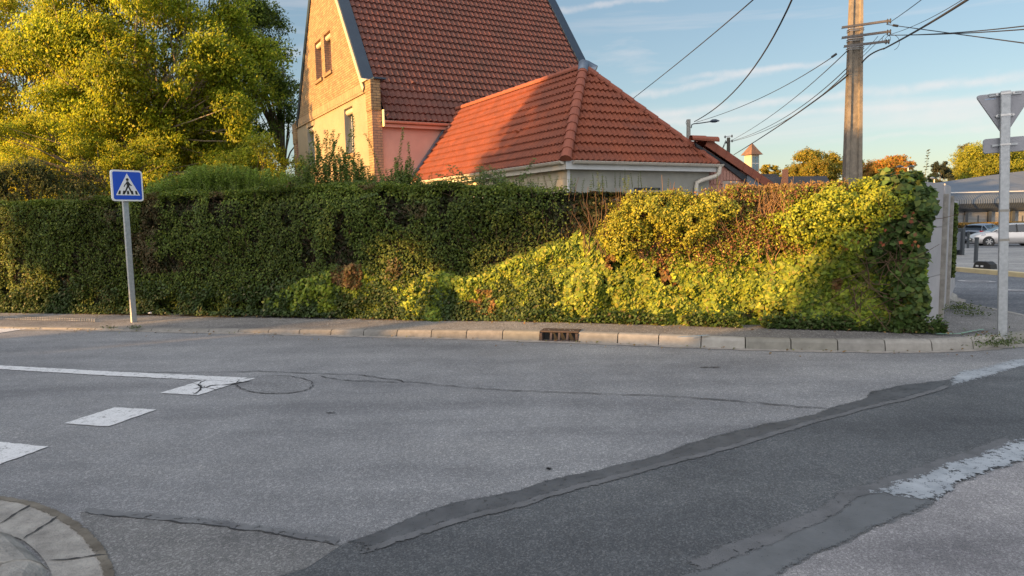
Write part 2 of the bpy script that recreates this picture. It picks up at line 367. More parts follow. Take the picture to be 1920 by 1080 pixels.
cd = bpy.data.cameras.new('camera'); cd.sensor_width = 36; cd.lens = 24; cd.clip_end = 3000; cd.clip_start = .05
co = bpy.data.objects.new('camera', cd); C.objects.link(co); bpy.context.scene.camera = co
co.matrix_world = Matrix(((RT.x, UP.x, -Fv.x, 0), (RT.y, UP.y, -Fv.y, 0), (RT.z, UP.z, -Fv.z, CH), (0, 0, 0, 1)))
vs = bpy.context.scene.view_settings; vs.view_transform = 'Standard'; vs.look = 'None'; vs.exposure = 1.5; vs.gamma = 1
# ------------------------------------------------------------------ ground sheets
def drape(name, pts, dz, m, kind='structure', flat=None, step=None):
    bm = bmesh.new(); vsx = [bm.verts.new((p[0], p[1], 0)) for p in pts]; f = bm.faces.new(vsx)
    if f.normal.z < 0: f.normal_flip()
    bm.normal_update()
    bmesh.ops.triangulate(bm, faces=bm.faces[:])
    for s0 in (11, 31, 81):
        n = Vector((.77, .64, 0)); bmesh.ops.bisect_plane(bm, geom=bm.verts[:]+bm.edges[:]+bm.faces[:], plane_co=n*(s0/(n.length**2)), plane_no=n)
    for v in bm.verts: v.co.z = (terr(v.co.x, v.co.y) if flat is None else flat)+dz
    for f in bm.faces:
        f.normal_update()
        if f.normal.z < 0: f.normal_flip()
    me = bpy.data.meshes.new(name); bm.to_mesh(me); bm.free()
    o = link_mesh(name, me, m)
    if kind: o['kind'] = kind
    return o
def rough_edge(px, amp=2.5, n=6, seed=1, z=0.0):
    """pixel polyline -> ground points, densified with a ragged edge"""
    out = []; P = [g(u, v, z) for u, v in px]; n = 16
    for i in range(len(P)-1):
        for k in range(n):
            t = k/n; p = P[i].lerp(P[i+1], t); d = (P[i+1]-P[i]).normalized(); nn = Vector((-d.y, d.x, 0))
            q = np.array([[p.x, p.y, seed*7.3]]); w = (vnoise(q, 2.2, seed)[0]-.5)*2.6+(vnoise(q, 9, seed+1)[0]-.5)*1.3+(vnoise(q, 34, seed+2)[0]-.5)*1.0
            out.append(p+nn*w*amp*.008)
    out.append(P[-1]); return out
EARTH = mat('earth_grass', (.06, .075, .03), (.10, .085, .05), 2, .95, bs=.6)
drape('ground', [(-400, -200), (500, -200), (500, 700), (-400, 700)], -.06, EARTH)
# kerb line of the pavement (gutter side, z=0)
KP = [(-22, 13.6), (-12, 11.6)] + [tuple(g(u, v)[:2]) for u, v in [(0, 617), (250, 619.5), (480, 625), (640, 629), (800, 633), (900, 636), (1000, 639), (1100, 642), (1200, 646), (1290, 650), (1380, 654), (1500, 657), (1640, 659), (1740, 659), (1800, 657)]]
e0 = Vector(KP[-1])
CORN = [g(1850, 653), g(1885, 650), g(1915, 645)]
last = CORN[-1]
for p in CORN: KP.append((p.x, p.y))
for dx, dy in [(.35, .13), (.66, .36), (.92, .70), (1.10, 1.12), (1.25, 1.75), (1.32, 2.6), (1.40, 3.6)]:
    KP.append((last.x+dx, last.y+dy))
SE = [gt(1920, 582), gt(1830, 566), gt(1777, 556)]
KP += [(8.28, 12.4), (8.3, 13.5), (8.3, 17), (8.2, 24), (8.1, 31), (8.0, 37)]
KPv = [Vector((x, y, 0)) for x, y in KP]
def resample(P, ds):
    out = [P[0].copy()]; acc = 0
    for i in range(len(P)-1):
        L = (P[i+1]-P[i]).length; t = ds-acc
        while t <= L: out.append(P[i].lerp(P[i+1], t/L)); t += ds
        acc = (acc+L) % ds if L+acc >= ds else acc+L
    return out
# smooth corner with Chaikin
def chaikin(P, k=2):
    for _ in range(k):
        Q = [P[0]]
        for i in range(len(P)-1): Q += [P[i].lerp(P[i+1], .25), P[i].lerp(P[i+1], .75)]
        Q.append(P[-1]); P = Q
    return P
_kp = chaikin(KPv, 2); _f = resample(_kp, .01); _dr = g(1011, 640); _i = min(range(len(_f)), key=lambda i: (_f[i]-_dr).length)
KS = resample([_f[_i % 50]]+_f[_i % 50+1:], .50)
def kh(p):
    h = .12
    if p.x < 0: h = max(.03, .12+.018*p.x)
    return h
# main road and side road as one sheet each
road_near = [(-60, -30), (60, -30), (60, 0), (30, 9), (9.6, 8.4)] 
drape('road', [(-60, -30), (60, -30), (60, 22), (36, 14)]+[(9.0, 10.0)]+[(p.x+.1, p.y+.1) for p in reversed([Vector((x, y, 0)) for x, y in KP[:21]])]+[(-60, 21)], 0, ROAD)
# side street: from the corner towards the car park
yk = [gt(1777, 507), gt(1920, 520)]
ydir = (yk[1]-yk[0]).normalized()
YA = yk[0]-ydir*15; YB = yk[1]+ydir*7.2
SIDEA = asphalt('side_street_asphalt', .07, .15, (.88, .98, 1.16), 60, .3, big=.3)
drape('side_street', [(8.7, 7.9), (14.6, 7.2), (YB.x, YB.y), (YA.x, YA.y), (13.4, 44), (3, 44), (3, 16), (7.2, 11)], .004, SIDEA)
# plaza beyond a yellow kerb
PLZ = asphalt('pale_paving', .20, .34, (1, .99, .97), 30, .3, big=.2)
pn = Vector((-ydir.y, ydir.x, 0)); pn = pn if pn.y > 0 else -pn
pf0, pf1 = gt(1775, 469), gt(1920, 467.5)
pd = (pf1-pf0).normalized(); PF0 = pf0-pd*16; PF1 = pf1+pd*30
drape('plaza', [(YA.x, YA.y), (YB.x, YB.y), (PF1.x, PF1.y), (PF0.x, PF0.y)], .10, PLZ)
mb = MB(); pts_ = [YA.lerp(YB, i/60) for i in range(61)]
for i in range(60):
    a_, b_ = pts_[i], pts_[i+1]; b_ = a_.lerp(b_, .985)
    za, zb = terr(a_.x, a_.y), terr(b_.x, b_.y)
    mb.add([(a_.x-pn.x*.15, a_.y-pn.y*.15, za-.05), (b_.x-pn.x*.15, b_.y-pn.y*.15, zb-.05), (b_.x+pn.x*.15, b_.y+pn.y*.15, zb-.05), (a_.x+pn.x*.15, a_.y+pn.y*.15, za-.05),
            (a_.x-pn.x*.13, a_.y-pn.y*.13, za+.125), (b_.x-pn.x*.13, b_.y-pn.y*.13, zb+.125), (b_.x+pn.x*.15, b_.y+pn.y*.15, zb+.125), (a_.x+pn.x*.15, a_.y+pn.y*.15, za+.125)],
           [(3,2,1,0),(4,5,6,7),(0,1,5,4),(1,2,6,5),(2,3,7,6),(3,0,4,7)])
tag(mb.build('kerb', YCONC), 'long yellow kerb edging the pale plaza across the side street', 'kerb')
PKA = asphalt('car_park_asphalt', .09, .15, (.95, 1, 1.08), 40, .2, big=.2)
drape('car_park', [(PF0.x, PF0.y), (PF1.x, PF1.y), (140, 60), (140, 90), (0, 90), (0, 44), (13.4, 43.5)], .012, PKA)
# ------------------------------------------------------------------ pavement and kerb stones
def normal_at(P, i):
    t = (P[min(i+1, len(P)-1)]-P[max(i-1, 0)]).normalized(); return Vector((-t.y, t.x, 0))
DR0, DR1 = g(1011, 640), g(1078, 642)
mb = MB()
inner = []
for i, p in enumerate(KS):
    n = normal_at(KS, i); h = kh(p); zt = terr(p.x, p.y)
    a_ = p+n*.135
    inner.append((a_, n, h, zt))
ring = []
for (a_, n, h, zt) in inner:
    b_ = a_+n*.55; c_ = a_+n*1.2; 
    ring.append([(a_.x, a_.y, zt+h-.004), (b_.x, b_.y, zt+h+.012), (c_.x, c_.y, zt+h+.02), ((a_+n*3.2).x, (a_+n*3.2).y, zt+h+.03)])
# corner: keep inner offsets from crossing by clamping width where the kerb bends
for i in range(len(ring)-1):
    x0 = inner[i][0]
    corner = x0.x > 4.6 and x0.y < 13
    if corner: continue
    for k in range(3):
        mb.poly([ring[i][k], ring[i+1][k], ring[i+1][k+1], ring[i][k+1]])
# corner pad as a fan
ci = [i for i in range(len(ring)) if inner[i][0].x > 4.4 and inner[i][0].y < 13.5]
cen = Vector((5.2, 9.6, .15))
for k in range(ci[0], ci[-1]+0):
    a0, a1 = Vector(ring[k][0]), Vector(ring[k+1][0])
    cz = Vector((5.0, 9.4, .15)) if k < ci[0]+26 else Vector((5.0, 15.0, .05))
    ce = Vector((5.0, 10.6, .13)) if a0.y < 13 else Vector((5.5, a0.y, a0.z+.01))
    q0 = a0.lerp(ce, .5); q1 = a1.lerp(ce, .5)
    mb.poly([a0, a1, q1, q0]); mb.poly([q0, q1, ce])
pv = mb.build('pavement', PAVE); pv['kind'] = 'structure'
def kerb_piece(i0, i1, name='kerb_stone', matr=CONC2):
    m_ = MB(); gap = .006; prof = [(.0, -.03), (.0, .03), (.018, .72), (.035, .93), (.06, 1.0), (.132, 1.0), (.132, -.5)]
    secs = []
    for q, i in enumerate(range(i0, i1+1)):
        p = KS[i].copy(); n = normal_at(KS, i); t = Vector((n.y, -n.x, 0)); h = kh(p); zt = terr(p.x, p.y)
        if i == i0: p = p+t*gap
        if i == i1: p = p-t*gap
        secs.append([(p.x+n.x*d, p.y+n.y*d, zt+(e*h if e >= 0 else -.03)) for d, e in prof])
    k = len(prof)
    vsx = [q for s_ in secs for q in s_]; fs = []
    for a in range(len(secs)-1):
        for b in range(k-1): fs.append((a*k+b, (a+1)*k+b, (a+1)*k+b+1, a*k+b+1))
    fs.append(tuple(range(k-1, -1, -1))); fs.append(tuple((len(secs)-1)*k+b for b in range(k)))
    m_.add(vsx, fs); return m_.build(name, matr)
drain_i = min(range(len(KS)), key=lambda i: (KS[i]-DR0).length)
CONCs = [mat('kerb_concrete_%s' % w, c, tuple(x*.72 for x in c), 9, .92, bs=.7, bscale=50, bd=.008) for w, c in
         (('light', (.36, .35, .325)), ('grey', (.29, .285, .265)), ('mossy', (.26, .255, .225)), ('pale', (.40, .385, .35)))]
KLOW = [mat('low_kerb_%s' % w, c, tuple(x*.7 for x in c), 16, .92, bs=.8, bscale=60, bd=.006) for w, c in (('grey', (.235, .23, .215)), ('worn', (.27, .262, .245)))]
for i in range(len(KS)-1):
    if i == drain_i or KS[i].x < -14: continue
    if KS[i].y > 24: continue
    o = kerb_piece(i, i+1, 'kerb_stone', KLOW[i % 2] if i < drain_i-1 else CONCs[(i*7+i//3) % 4])
    x = KS[i].x
    if i < drain_i: lab, gp = 'low worn concrete kerb stone left of the rusty drain inlet', 'kerb stones left of the drain'
    elif x < 4.9: lab, gp = 'raised concrete kerb stone right of the rusty drain inlet, along the ivy hedge', 'kerb stones right of the drain'
    elif KS[i].y < 11: lab, gp = 'curved concrete kerb stone on the corner by the post of the triangular sign', 'kerb stones round the corner'
    else: lab, gp = 'concrete kerb stone along the side street beyond the corner', 'kerb stones of the side street'
    tag(o, lab, 'kerb stone', gp)
# pale gutter dust line along the kerb
def ribbon(name, P, w, z, m, seed=0, jit=.0, kind=None, side=0):
    r = random.Random(seed); L = []; Rr = []
    for i, p in enumerate(P):
        t = (P[min(i+1, len(P)-1)]-P[max(i-1, 0)]).normalized(); n = Vector((-t.y, t.x, 0))
        wi = w*(1+r.uniform(-jit, jit)); ta = min(1, i/1.5+.15, (len(P)-1-i)/1.5+.15)
        wi *= ta; c = p+n*(side*w/2)
        a, b = c-n*wi/2, c+n*wi/2
        L.append((a.x, a.y, z+terr(a.x, a.y))); Rr.append((b.x, b.y, z+terr(b.x, b.y)))
    n = len(P); m_ = MB(); m_.add(L+Rr, [(i, i+1, n+i+1, n+i) for i in range(n-1)])
    o = m_.build(name, m)
    if kind: o['kind'] = kind
    return o
KF = [p for p in resample(KS, .12) if p.x > -11 and p.y < 13]
ribbon('gutter', KF, .11, .005, DUST, 3, .5, 'structure', side=-1)
# ------------------------------------------------------------------ drain inlet
dn = normal_at(KS, drain_i); dt = (KS[drain_i+1]-KS[drain_i]).normalized(); d0 = KS[drain_i]; dl = .50
t = thing('drain_inlet', d0+dt*dl/2, 'rusty iron drain inlet with four openings set into the kerb', 'drain')
m_ = MB()
m_.box(d0+dn*.055-dt*0+Vector((0, 0, .105)), dt*dl, dn*.20, (0, 0, .022))
m_.box(d0-dt*0+Vector((0, 0, -.01)), dt*.035, dn*.2, (0, 0, .113)); m_.box(d0+dt*(dl-.035)+Vector((0, 0, -.01)), dt*.035, dn*.2, (0, 0, .113))
m_.box(d0+dt*.035+Vector((0, 0, -.012)), dt*(dl-.07), dn*.03, (0, 0, .024))
m_.build('frame', IRON, t, .004)
for k in range(3):
    m_ = MB(); s0 = .035+(dl-.07)*(k+1)/4-.014
    m_.prism([d0+dt*s0+dn*.004+Vector((0, 0, .01)), d0+dt*s0+dn*.03+Vector((0, 0, .01)), d0+dt*s0+dn*.085+Vector((0, 0, .104)), d0+dt*s0+dn*.052+Vector((0, 0, .104))], dt*.03); m_.build('bar', IRON, t, .003)
m_ = MB(); m_.box(d0+dt*.036+dn*.12+Vector((0, 0, -.008)), dt*(dl-.072), dn*.01, (0, 0, .11)); m_.build('chamber', BLACK, t)
# ------------------------------------------------------------------ road surface patches, strips, marks
UPE = [(645, 1022), (700, 1003), (780, 968), (880, 938), (960, 922), (1040, 896), (1120, 880), (1200, 862), (1290, 832), (1360, 815), (1450, 795), (1520, 778), (1560, 765), (1620, 750), (1640, 735), (1700, 722), (1780, 712)]
UPL = [(660, 1032), (800, 992), (900, 962), (1000, 934), (1100, 908), (1200, 882), (1300, 852), (1400, 826), (1500, 797), (1600, 770), (1680, 752), (1780, 722)]
LOU = [(1310, 1080), (1400, 1043), (1480, 1008), (1560, 968), (1600, 938), (1700, 905), (1800, 870), (1860, 850), (1920, 830)]
LOL = [(1450, 1080), (1530, 1047), (1600, 1020), (1650, 985), (1740, 945), (1775, 915), (1850, 888), (1920, 860)]
ue = rough_edge(UPE, 2.5, 6, 1); ul = rough_edge(UPL, 2.5, 6, 2); lu = rough_edge(LOU, 3, 6, 3); ll = rough_edge(LOL, 3, 6, 4)
far_u = rough_edge([(1780, 712), (1800, 700), (1860, 688), (1920, 675)], 2.5, 6, 5)
far_l = rough_edge([(1780, 722), (1850, 705), (1920, 686)], 2, 6, 6)
fx = lambda P, dx, dy: P[-1]+Vector((dx, dy, 0))
extu = [far_u[-1]+Vector((1.5, .55, 0)), far_u[-1]+Vector((4, 1.0, 0))]; extl = [ll[-1]+Vector((1.5, .75, 0)), ll[-1]+Vector((5, 1.8, 0))]
nearL = [Vector((-.98, 3.0, 0)), Vector((-1.9, 2.4, 0)), Vector((-3.0, 1.6, 0))]
nearR = [Vector((.15, 2.35, 0)), Vector((-1.4, 1.2, 0))]
drape('road_patch', nearL[::-1]+ue+far_u+extu+[far_u[-1]+Vector((6, .6, 0)), extl[-1]]+[extl[0]]+ll[::-1]+nearR, .004, DARK)
LN = lambda P, d: [p+Vector((-d*.35, d, 0)) for p in P]
strip('seal_strip', [p.lerp(q, .12) for p, q in zip(lerp_path(ue, 140), lerp_path(ul, 140))], lerp_path(ul, 140), .008, SEALD); strip('seal_strip', LN(ul, -.0), LN(ul, -.05), .0095, SHOULD)
strip('seal_strip', far_u+extu, far_l+[extu[-1]+Vector((0, -.3, 0))], .008, SEALL)
k0 = 70
q0 = [nearR[0]+Vector((-.3, -.4, 0)), nearR[0]+Vector((-.25, .1, 0))]; q1 = [nearR[0]+Vector((.1, -.5, 0)), nearR[0]+Vector((.25, -.05, 0))]
strip('seal_strip', q0+lu[:k0+14], q1+ll[:k0+10], .008, SEAL); strip('seal_strip', LN(lu, .09), LN(lu, .0), .0095, SHOULD)
strip('seal_strip', lu[k0-1:]+[lu[-1]+Vector((1.5, .75, 0))], ll[k0-5:]+[ll[-1]+Vector((1.5, .7, 0))], .012, SEALL)
# pale stretch at right bottom and the coarse patch at left bottom
drape('pale_road_patch', [nearR[0]+Vector((.27, -.1, 0))]+[p+Vector((.015, -.02, 0)) for p in ll]+[ll[-1]+Vector((3, 1.2, 0)), Vector((8, 1, 0)), Vector((3, .2, 0))], .0065, PALEA)
cp = rough_edge([(150, 962), (330, 979), (500, 1000), (640, 1024)], 2, 8, 9)
gut = [(-60, 930), (0, 936), (60, 946), (120, 972), (165, 1005), (192, 1042), (208, 1080)]
gpts = chaikin([g(u, v) for u, v in gut], 2); gext = [gpts[-1]+Vector((.12, -.35, 0)), gpts[-1]+Vector((.15, -1.2, 0))]
drape('coarse_patch', cp+[nearL[0], Vector((-1.45, 2.7, 0))]+gext[::-1]+[p+Vector((0.0, -.0, 0)) for p in gpts[::-1][:9]], .0052, ROUGHA)
ribbon('tar_seam', [p+Vector((0, -.008, 0)) for p in cp], .009, .0078, TAR, 4, .95, 'structure')
strip('seal_strip', [p+Vector((.0, .055, 0)) for p in cp], cp, .0065, edgemat('faded_seal', (.105, .11, .12), (.17, .18, .19), .8, 110, .8, 2.6))
# concrete gutter (curved) and corner kerb at left bottom
kin = chaikin([g(u, v, .02) for u, v in [(-60, 985), (0, 1000), (36, 1003), (67, 1027), (89, 1053), (102, 1085)]], 2)
kext = [kin[-1]+Vector((.10, -.35, 0)), kin[-1]+Vector((.12, -1.2, 0))]
G_out = gpts+gext; K_out = kin+kext
gs = [Vector((-9, 3.2, 0)), Vector((-5, 3.95, 0))]; ks2 = [Vector((-9, 2.9, 0)), Vector((-5, 3.6, 0))]
drape('gutter', gs+G_out+K_out[::-1]+ks2[::-1], .009, CONC, flat=0)
eo_ = gs+G_out; strip('gutter_dirt', [p+Vector((.012, .012, 0)) for p in eo_], [p-Vector((.014, .018, 0)) for p in eo_], .013, edgemat('edge_dirt', (.085, .075, .06), (.20, .185, .155), .95, 60, .8, 1.5))
KK = ks2+K_out
KR = resample(chaikin(KK, 1), .5)
st0 = len(KR)
def near_kerb(i0):
    m_ = MB(); prof = [(.0, 0.0), (.03, .035), (.07, .065), (.12, .078), (.175, .08), (.18, 0)]
    secs = []
    for i in (i0, i0+1):
        for sub in ((.03, .5) if i == i0 else (-.03+1,)):
            p = KR[i0].lerp(KR[i0+1], sub) if i == i0 else KR[i0].lerp(KR[i0+1], .97)
            t_ = (KR[min(i0+1, st0-1)]-KR[i0]).normalized(); n_ = Vector((t_.y, -t_.x, 0))
            if i == i0+1 or sub > .2:
                t2 = (KR[min(i0+2, st0-1)]-KR[i0]).normalized(); n_ = Vector((t2.y, -t2.x, 0))
            secs.append([(p.x+n_.x*d, p.y+n_.y*d, z) for d, z in prof])
    k = len(prof); m_.add([q for s_ in secs for q in s_], [((a+1)*k+b, a*k+b, a*k+b+1, (a+1)*k+b+1) for a in range(len(secs)-1) for b in range(k-1)]+[tuple(range(k)), tuple((len(secs)-1)*k+k-1-b for b in range(k))])
    return m_.build('kerb_stone', CONC, None, .006)
for i in range(len(KR)-1):
    tag(near_kerb(i), 'low rounded concrete kerb stone curving round the near left street corner', 'kerb stone', 'kerb stones of the near left corner')
ins = [Vector((p.x, p.y, 0)) for p in KK]
insn = []
for i, p in enumerate(ins):
    t_ = (ins[min(i+1, len(ins)-1)]-ins[max(i-1, 0)]).normalized(); insn.append(p+Vector((t_.y, -t_.x, 0))*.18)
drape('pavement', insn+[Vector((-1.9, -2, 0)), Vector((-9, -2, 0))], .077, PAVE, flat=0)
def gp(u, v): return g(u, v, .01)
for a_, b_ in (((0, 982), (60, 946)), ((90, 1052), (205, 1040)), ((45, 1010), (110, 968))):
    P_ = [gp(*a_).lerp(gp(*b_), k/7)+Vector((rnd.uniform(-.008, .008), rnd.uniform(-.008, .008), 0)) for k in range(8)]; ribbon('tar_seam', P_, .012, .0135, TAR, 9, .5, 'structure')
# painted marks
def mark(px, label, grp=None):
    P = [g(u, v) if abs(u) > 12 or abs(v) > 12 else Vector((u, v, 0)) for u, v in px]; out = []
    r = random.Random(len(label))
    for i in range(len(P)):
        a_, b_ = P[i], P[(i+1) % len(P)]; L = (b_-a_).length; n = max(2, int(L/.04))
        for k in range(n): q = a_.lerp(b_, k/n); out.append(q+Vector((r.uniform(-.006, .006), r.uniform(-.006, .006), 0)))
    o = drape('road_marking', out, .0068, PAINT, kind=None); tag(o, label, 'road marking', grp)
GM = 'white dashes of the give way line'
mark([(300, 738), (372, 742), (450, 717), (383, 713)], 'cracked white dash touching the end of the long white line', GM)
mark([(120, 795), (203, 801), (294, 769), (215, 765)], 'clean white dash, the middle one of the three give way dashes', GM)
mark([(-3.86, 4.97), (-3.40, 4.83), (-3.53, 4.36), (-3.99, 4.50)], 'worn white dash nearest the camera, cut by the left edge', GM)
mark([(-400, 670), (0, 686), (200, 697), (480, 710), (455, 717), (200, 705), (0, 693), (-400, 676)], 'long thin white line running left from the cracked dash')
mark([(-80, 614), (52, 617), (-10, 626), (-120, 626)], 'white painted band on the road by the far left kerb')
# round repair and cracks
cc = [g(515+73*math.cos(t_), 722+17*math.sin(t_)) for t_ in [k*math.pi/20 for k in range(41)]]
drape('round_patch', cc[:-1], .0042, asphalt('patch_asphalt', .05, .29, (.95, 1, 1.07), 150, .3, big=1))
def crack(px, w, seed, n=7, amp=.025):
    r = random.Random(seed); P = [g(u, v) for u, v in px]; out = []
    for i in range(len(P)-1):
        for k in range(n):
            q = P[i].lerp(P[i+1], k/n); out.append(q+Vector((r.uniform(-amp, amp), r.uniform(-amp, amp), 0)))
    out.append(P[-1]); ribbon('road_crack', out, w, .0092, TAR, seed, .7, 'structure')
crack([(515+73*math.cos(t_), 722+17*math.sin(t_)) for t_ in [k*math.pi/8 for k in range(17)]], .007, 3, 4, .012)
crack([(200, 696), (330, 700), (480, 697), (590, 701), (680, 704), (760, 717), (880, 728), (1000, 735), (1120, 739), (1250, 744), (1400, 755), (1560, 769)], .011, 4, 8, .02)
crack([(470, 716), (430, 722), (400, 724), (380, 728), (360, 731)], .02, 5, 4, .015)
crack([(385, 714), (372, 722), (378, 730), (362, 741)], .018, 6, 4, .015)
crack([(410, 733), (390, 728), (376, 724), (350, 716)], .012, 7, 4, .015)
crack([(600, 706), (640, 714), (700, 716), (760, 719)], .012, 8, 5, .02)
for q, (u, v, w_) in enumerate([(1330, 690, 40), (1029, 880, 4), (620, 775, 16)]):
    crack([(u-w_/2, v+rnd.uniform(-1, 1)), (u, v), (u+w_/2, v+rnd.uniform(-1, 1))], .018, 20+q, 4, .015)
# manhole covers outlined on side street
mb = MB()
for (u0, u1, v) in ((1805, 1858, 528), (1888, 1925, 545)):
    a_, b_ = gt(u0, v), gt(u1, v); mid = (a_+b_)/2; r_ = (b_-a_).length*.5
    P = [mid+Vector((math.cos(k*math.pi/12)*r_, math.sin(k*math.pi/12)*r_*.75, 0)) for k in range(25)]
    o = ribbon('manhole_cover', P, .16, .012, mat('ring_mortar', (.45, .45, .46), (.3, .3, .32), 12, .9), 2, .2); tag(o, 'pale ringed manhole cover in the side street asphalt, %s' % ('left of the galvanised post' if u0 < 1850 else 'right of the galvanised post'), 'manhole', 'manholes in the side street')
# ================================================================== HOUSES (axes: A away-left, B away-right)
az = R_(-30.1); A = Vector((math.sin(az), math.cos(az), 0)); B = Vector((math.cos(az), -math.sin(az), 0)); Z = Vector((0, 0, 1))
E0 = py(1062, 302, 15.0); E0 = Vector((E0.x, E0.y, 0))
def hx(a, b, z): return E0+A*a+B*b+Z*z
def obox(m_, a0, a1, b0, b1, z0, z1): m_.box(hx(a0, b0, z0), A*(a1-a0), B*(b1-b0), Z*(z1-z0))
def tiles(name, m, parent, org, ud, vd, u0, u1, vlen, wave, row, clips, amp=.05, lift=.055, seed=0):
    """interlocking wavy tiles on a slope: ud along the eave, vd up the slope"""
    r = random.Random(seed); n = ud.cross(vd).normalized()
    if n.z < 0: n = -n
    S = 7; nu = int((u1-u0)/wave)+1; nrow = int(math.ceil(vlen/row)); vsx = []; fs = []
    prof = [0, .12, .55, .95, 1.0, .8, .3]
    for j in range(nrow):
        v0 = j*row; v1 = min(vlen, (j+1)*row+.04)
        base = len(vsx); cols = nu*S+1
        jr = [r.uniform(-.004, .004) for _ in range(nu+1)]; ju = r.uniform(-.004, .004)
        for (vv, lf) in ((v0, lift-.05), (v0, lift), (v1, .0)):
            for k in range(cols):
                w = k//S; h = prof[k % S]*amp
                bot = v0 if vv == v0 else v1
                dv = jr[min(w, nu)] if vv == v0 else 0
                vsx.append(org+ud*(u0+k*wave/S+ju)+vd*(vv+dv)+n*(h+lf))
        for k in range(cols-1):
            for q in range(2):
                fs.append((base+q*cols+k, base+q*cols+k+1, base+(q+1)*cols+k+1, base+(q+1)*cols+k))
    me = bpy.data.meshes.new(name); off = WL[parent.name]
    me.from_pydata([tuple(p-off) for p in vsx], [], fs); me.update()
    bm = bmesh.new(); bm.from_mesh(me)
    for co_, no_ in clips:
        bmesh.ops.bisect_plane(bm, geom=bm.verts[:]+bm.edges[:]+bm.faces[:], plane_co=co_-off, plane_no=no_, clear_outer=True)
    bmesh.ops.recalc_face_normals(bm, faces=bm.faces[:])
    for f in bm.faces:
        if f.normal.dot(n) < 0 and f.normal.dot(vd) > -.9: f.normal_flip()
    bm.to_mesh(me); bm.free()
    return link_mesh(name, me, m, parent)
def ridge_tiles(name, m, parent, p0, p1, n, r=.11, seg=None, cap=False):
    """row of overlapping half-round tiles from low end p0 to high end p1"""
    m_ = MB(); d = (p1-p0); L = d.length; t_ = d/L; side = t_.cross(n).normalized(); up_ = side.cross(t_).normalized()
    if up_.z < 0: up_ = -up_
    k = max(1, round(L/(seg or .36))); l = L/k
    for i in range(k):
        a0 = p0+t_*(i*l-.03); a1 = p0+t_*((i+1)*l+.02); ra, rb = r*1.13, r*.93
        vs_ = []
        for (c, rr) in ((a0, ra), (a1, rb), (a0, ra-.016)):
            for q in range(9):
                th = math.pi*(q/8*1.24-.12); vs_.append(c+side*math.cos(th)*rr+up_*(math.sin(th)*rr*.9))
        fs = []
        for q in range(8): fs.append((q, q+1, 9+q+1, 9+q)); fs.append((18+q, 18+q+1, q+1, q))
        m_.add(vs_, fs)
        if i == 0 and cap: m_.poly([vs_[q] for q in range(9)])
    return m_.build(name, m, parent)
def wall_holes(name, m, parent, outer, holes, uv=None):
    """planar wall polygon with rectangular openings"""
    bm = bmesh.new(); off = WL[parent.name]
    for lp in [outer]+holes:
        vv = [bm.verts.new(Vector(p)-off) for p in lp]
        for i in range(len(vv)): bm.edges.new((vv[i], vv[(i+1) % len(vv)]))
    bmesh.ops.triangle_fill(bm, edges=bm.edges[:], use_beauty=True)
    me = bpy.data.meshes.new(name); bm.to_mesh(me); bm.free()
    o = link_mesh(name, me, m, parent)
    if uv: setuv(o, *uv)
    return o
def gutter(name, m, parent, p0, p1, out, r=.065):
    d = (p1-p0); m_ = MB(); n = 9; vs_ = []
    for c in (p0, p1):
        for rr in (r, r-.006):
            for q in range(n):
                th = math.pi*q/(n-1); vs_.append(c+out*(r+math.cos(th)*rr)-Z*math.sin(th)*rr)
    fs = []
    for q in range(n-1): fs.append((q, q+1, 2*n+q+1, 2*n+q)); fs.append((n+q+1, n+q, 3*n+q, 3*n+q+1))
    m_.add(vs_, fs, True); m_.poly([vs_[q] for q in range(n)]); m_.poly([vs_[2*n+q] for q in range(n)])
    m_.tube([p0+out*(2*r+.002), p1+out*(2*r+.002)], .009, 6)
    o = m_.build(name, m, parent); L = d.length; t_ = d.normalized(); k = max(2, int(L/.75))
    for i in range(k):
        s_ = (i+.5)*L/k; c = p0+t_*s_; m2 = MB()
        path = [c+out*(r+math.cos(math.pi*q/8)*(r+.006))-Z*math.sin(math.pi*q/8)*(r+.006) for q in range(9)]
        m2.tube(path, .007, 5); m2.build('bracket', m, o)
    return o
# ------------------------------------------------------------------ main house
AN, AF, BW = 8.94, 19.5, -1.2       # near wall, far wall (a); gable plane (b)
AM = (AN+AF)/2; SL = 1.38; EZ = 4.72; BE = 8.55
house = thing('gabled_house', hx(AM, 3, 0), 'tall yellow-brick house with a very steep brown tiled roof', 'house')
RZ = EZ+.10+(AM-AN+.15)*SL
def roofz(a): return RZ-abs(a-AM)*SL
zb0, zb1 = 5.68, 5.70
wins = [(12.03, 11.04, 3.9, 5.5), (17.35, 16.3, 3.9, 5.5)]
up = [(15.4, 14.5, 7.07, 8.52), (14.06, 13.18, 7.09, 8.52)]
gb = lambda a, z, d=0: hx(a, BW-d, z)
wall_holes('gable_wall', STUC, house, [gb(AN, -.5), gb(AF, -.5), gb(AF, 5.69), gb(AN, 5.69)], [[gb(a0, z0), gb(a1, z0), gb(a1, z1-.002), gb(a0, z1-.002)] for a0, a1, z0, z1 in [(12.03, 11.04, 3.9, 5.5), (17.35, 16.3, 3.9, 5.5)]])
k_ = .42
top = [gb(AN+.25, 5.66, .03), gb(AF-.25, 5.66, .03), gb(AF-.25, roofz(AF-.25)-.12+k_*0, .03), gb(AM, RZ-.12, .03), gb(AN+.25, roofz(AN+.25)-.12, .03)]
top = [gb(AN+.02, 5.70, .03), gb(AF-.02, 5.70, .03), gb(AF-.02, 5.98, .03), gb(AF-.8, roofz(AF-.8)-.1, .03), gb(AM, RZ-.1, .03), gb(AN+.8, roofz(AN+.8)-.1, .03), gb(AN+.02, 5.98, .03)]
wall_holes('brick_gable', BRICK, house, top, [[gb(a0, z0, .03), gb(a1, z0, .03), gb(a1, z1, .03), gb(a0, z1, .03)] for a0, a1, z0, z1 in up], (A, Z))
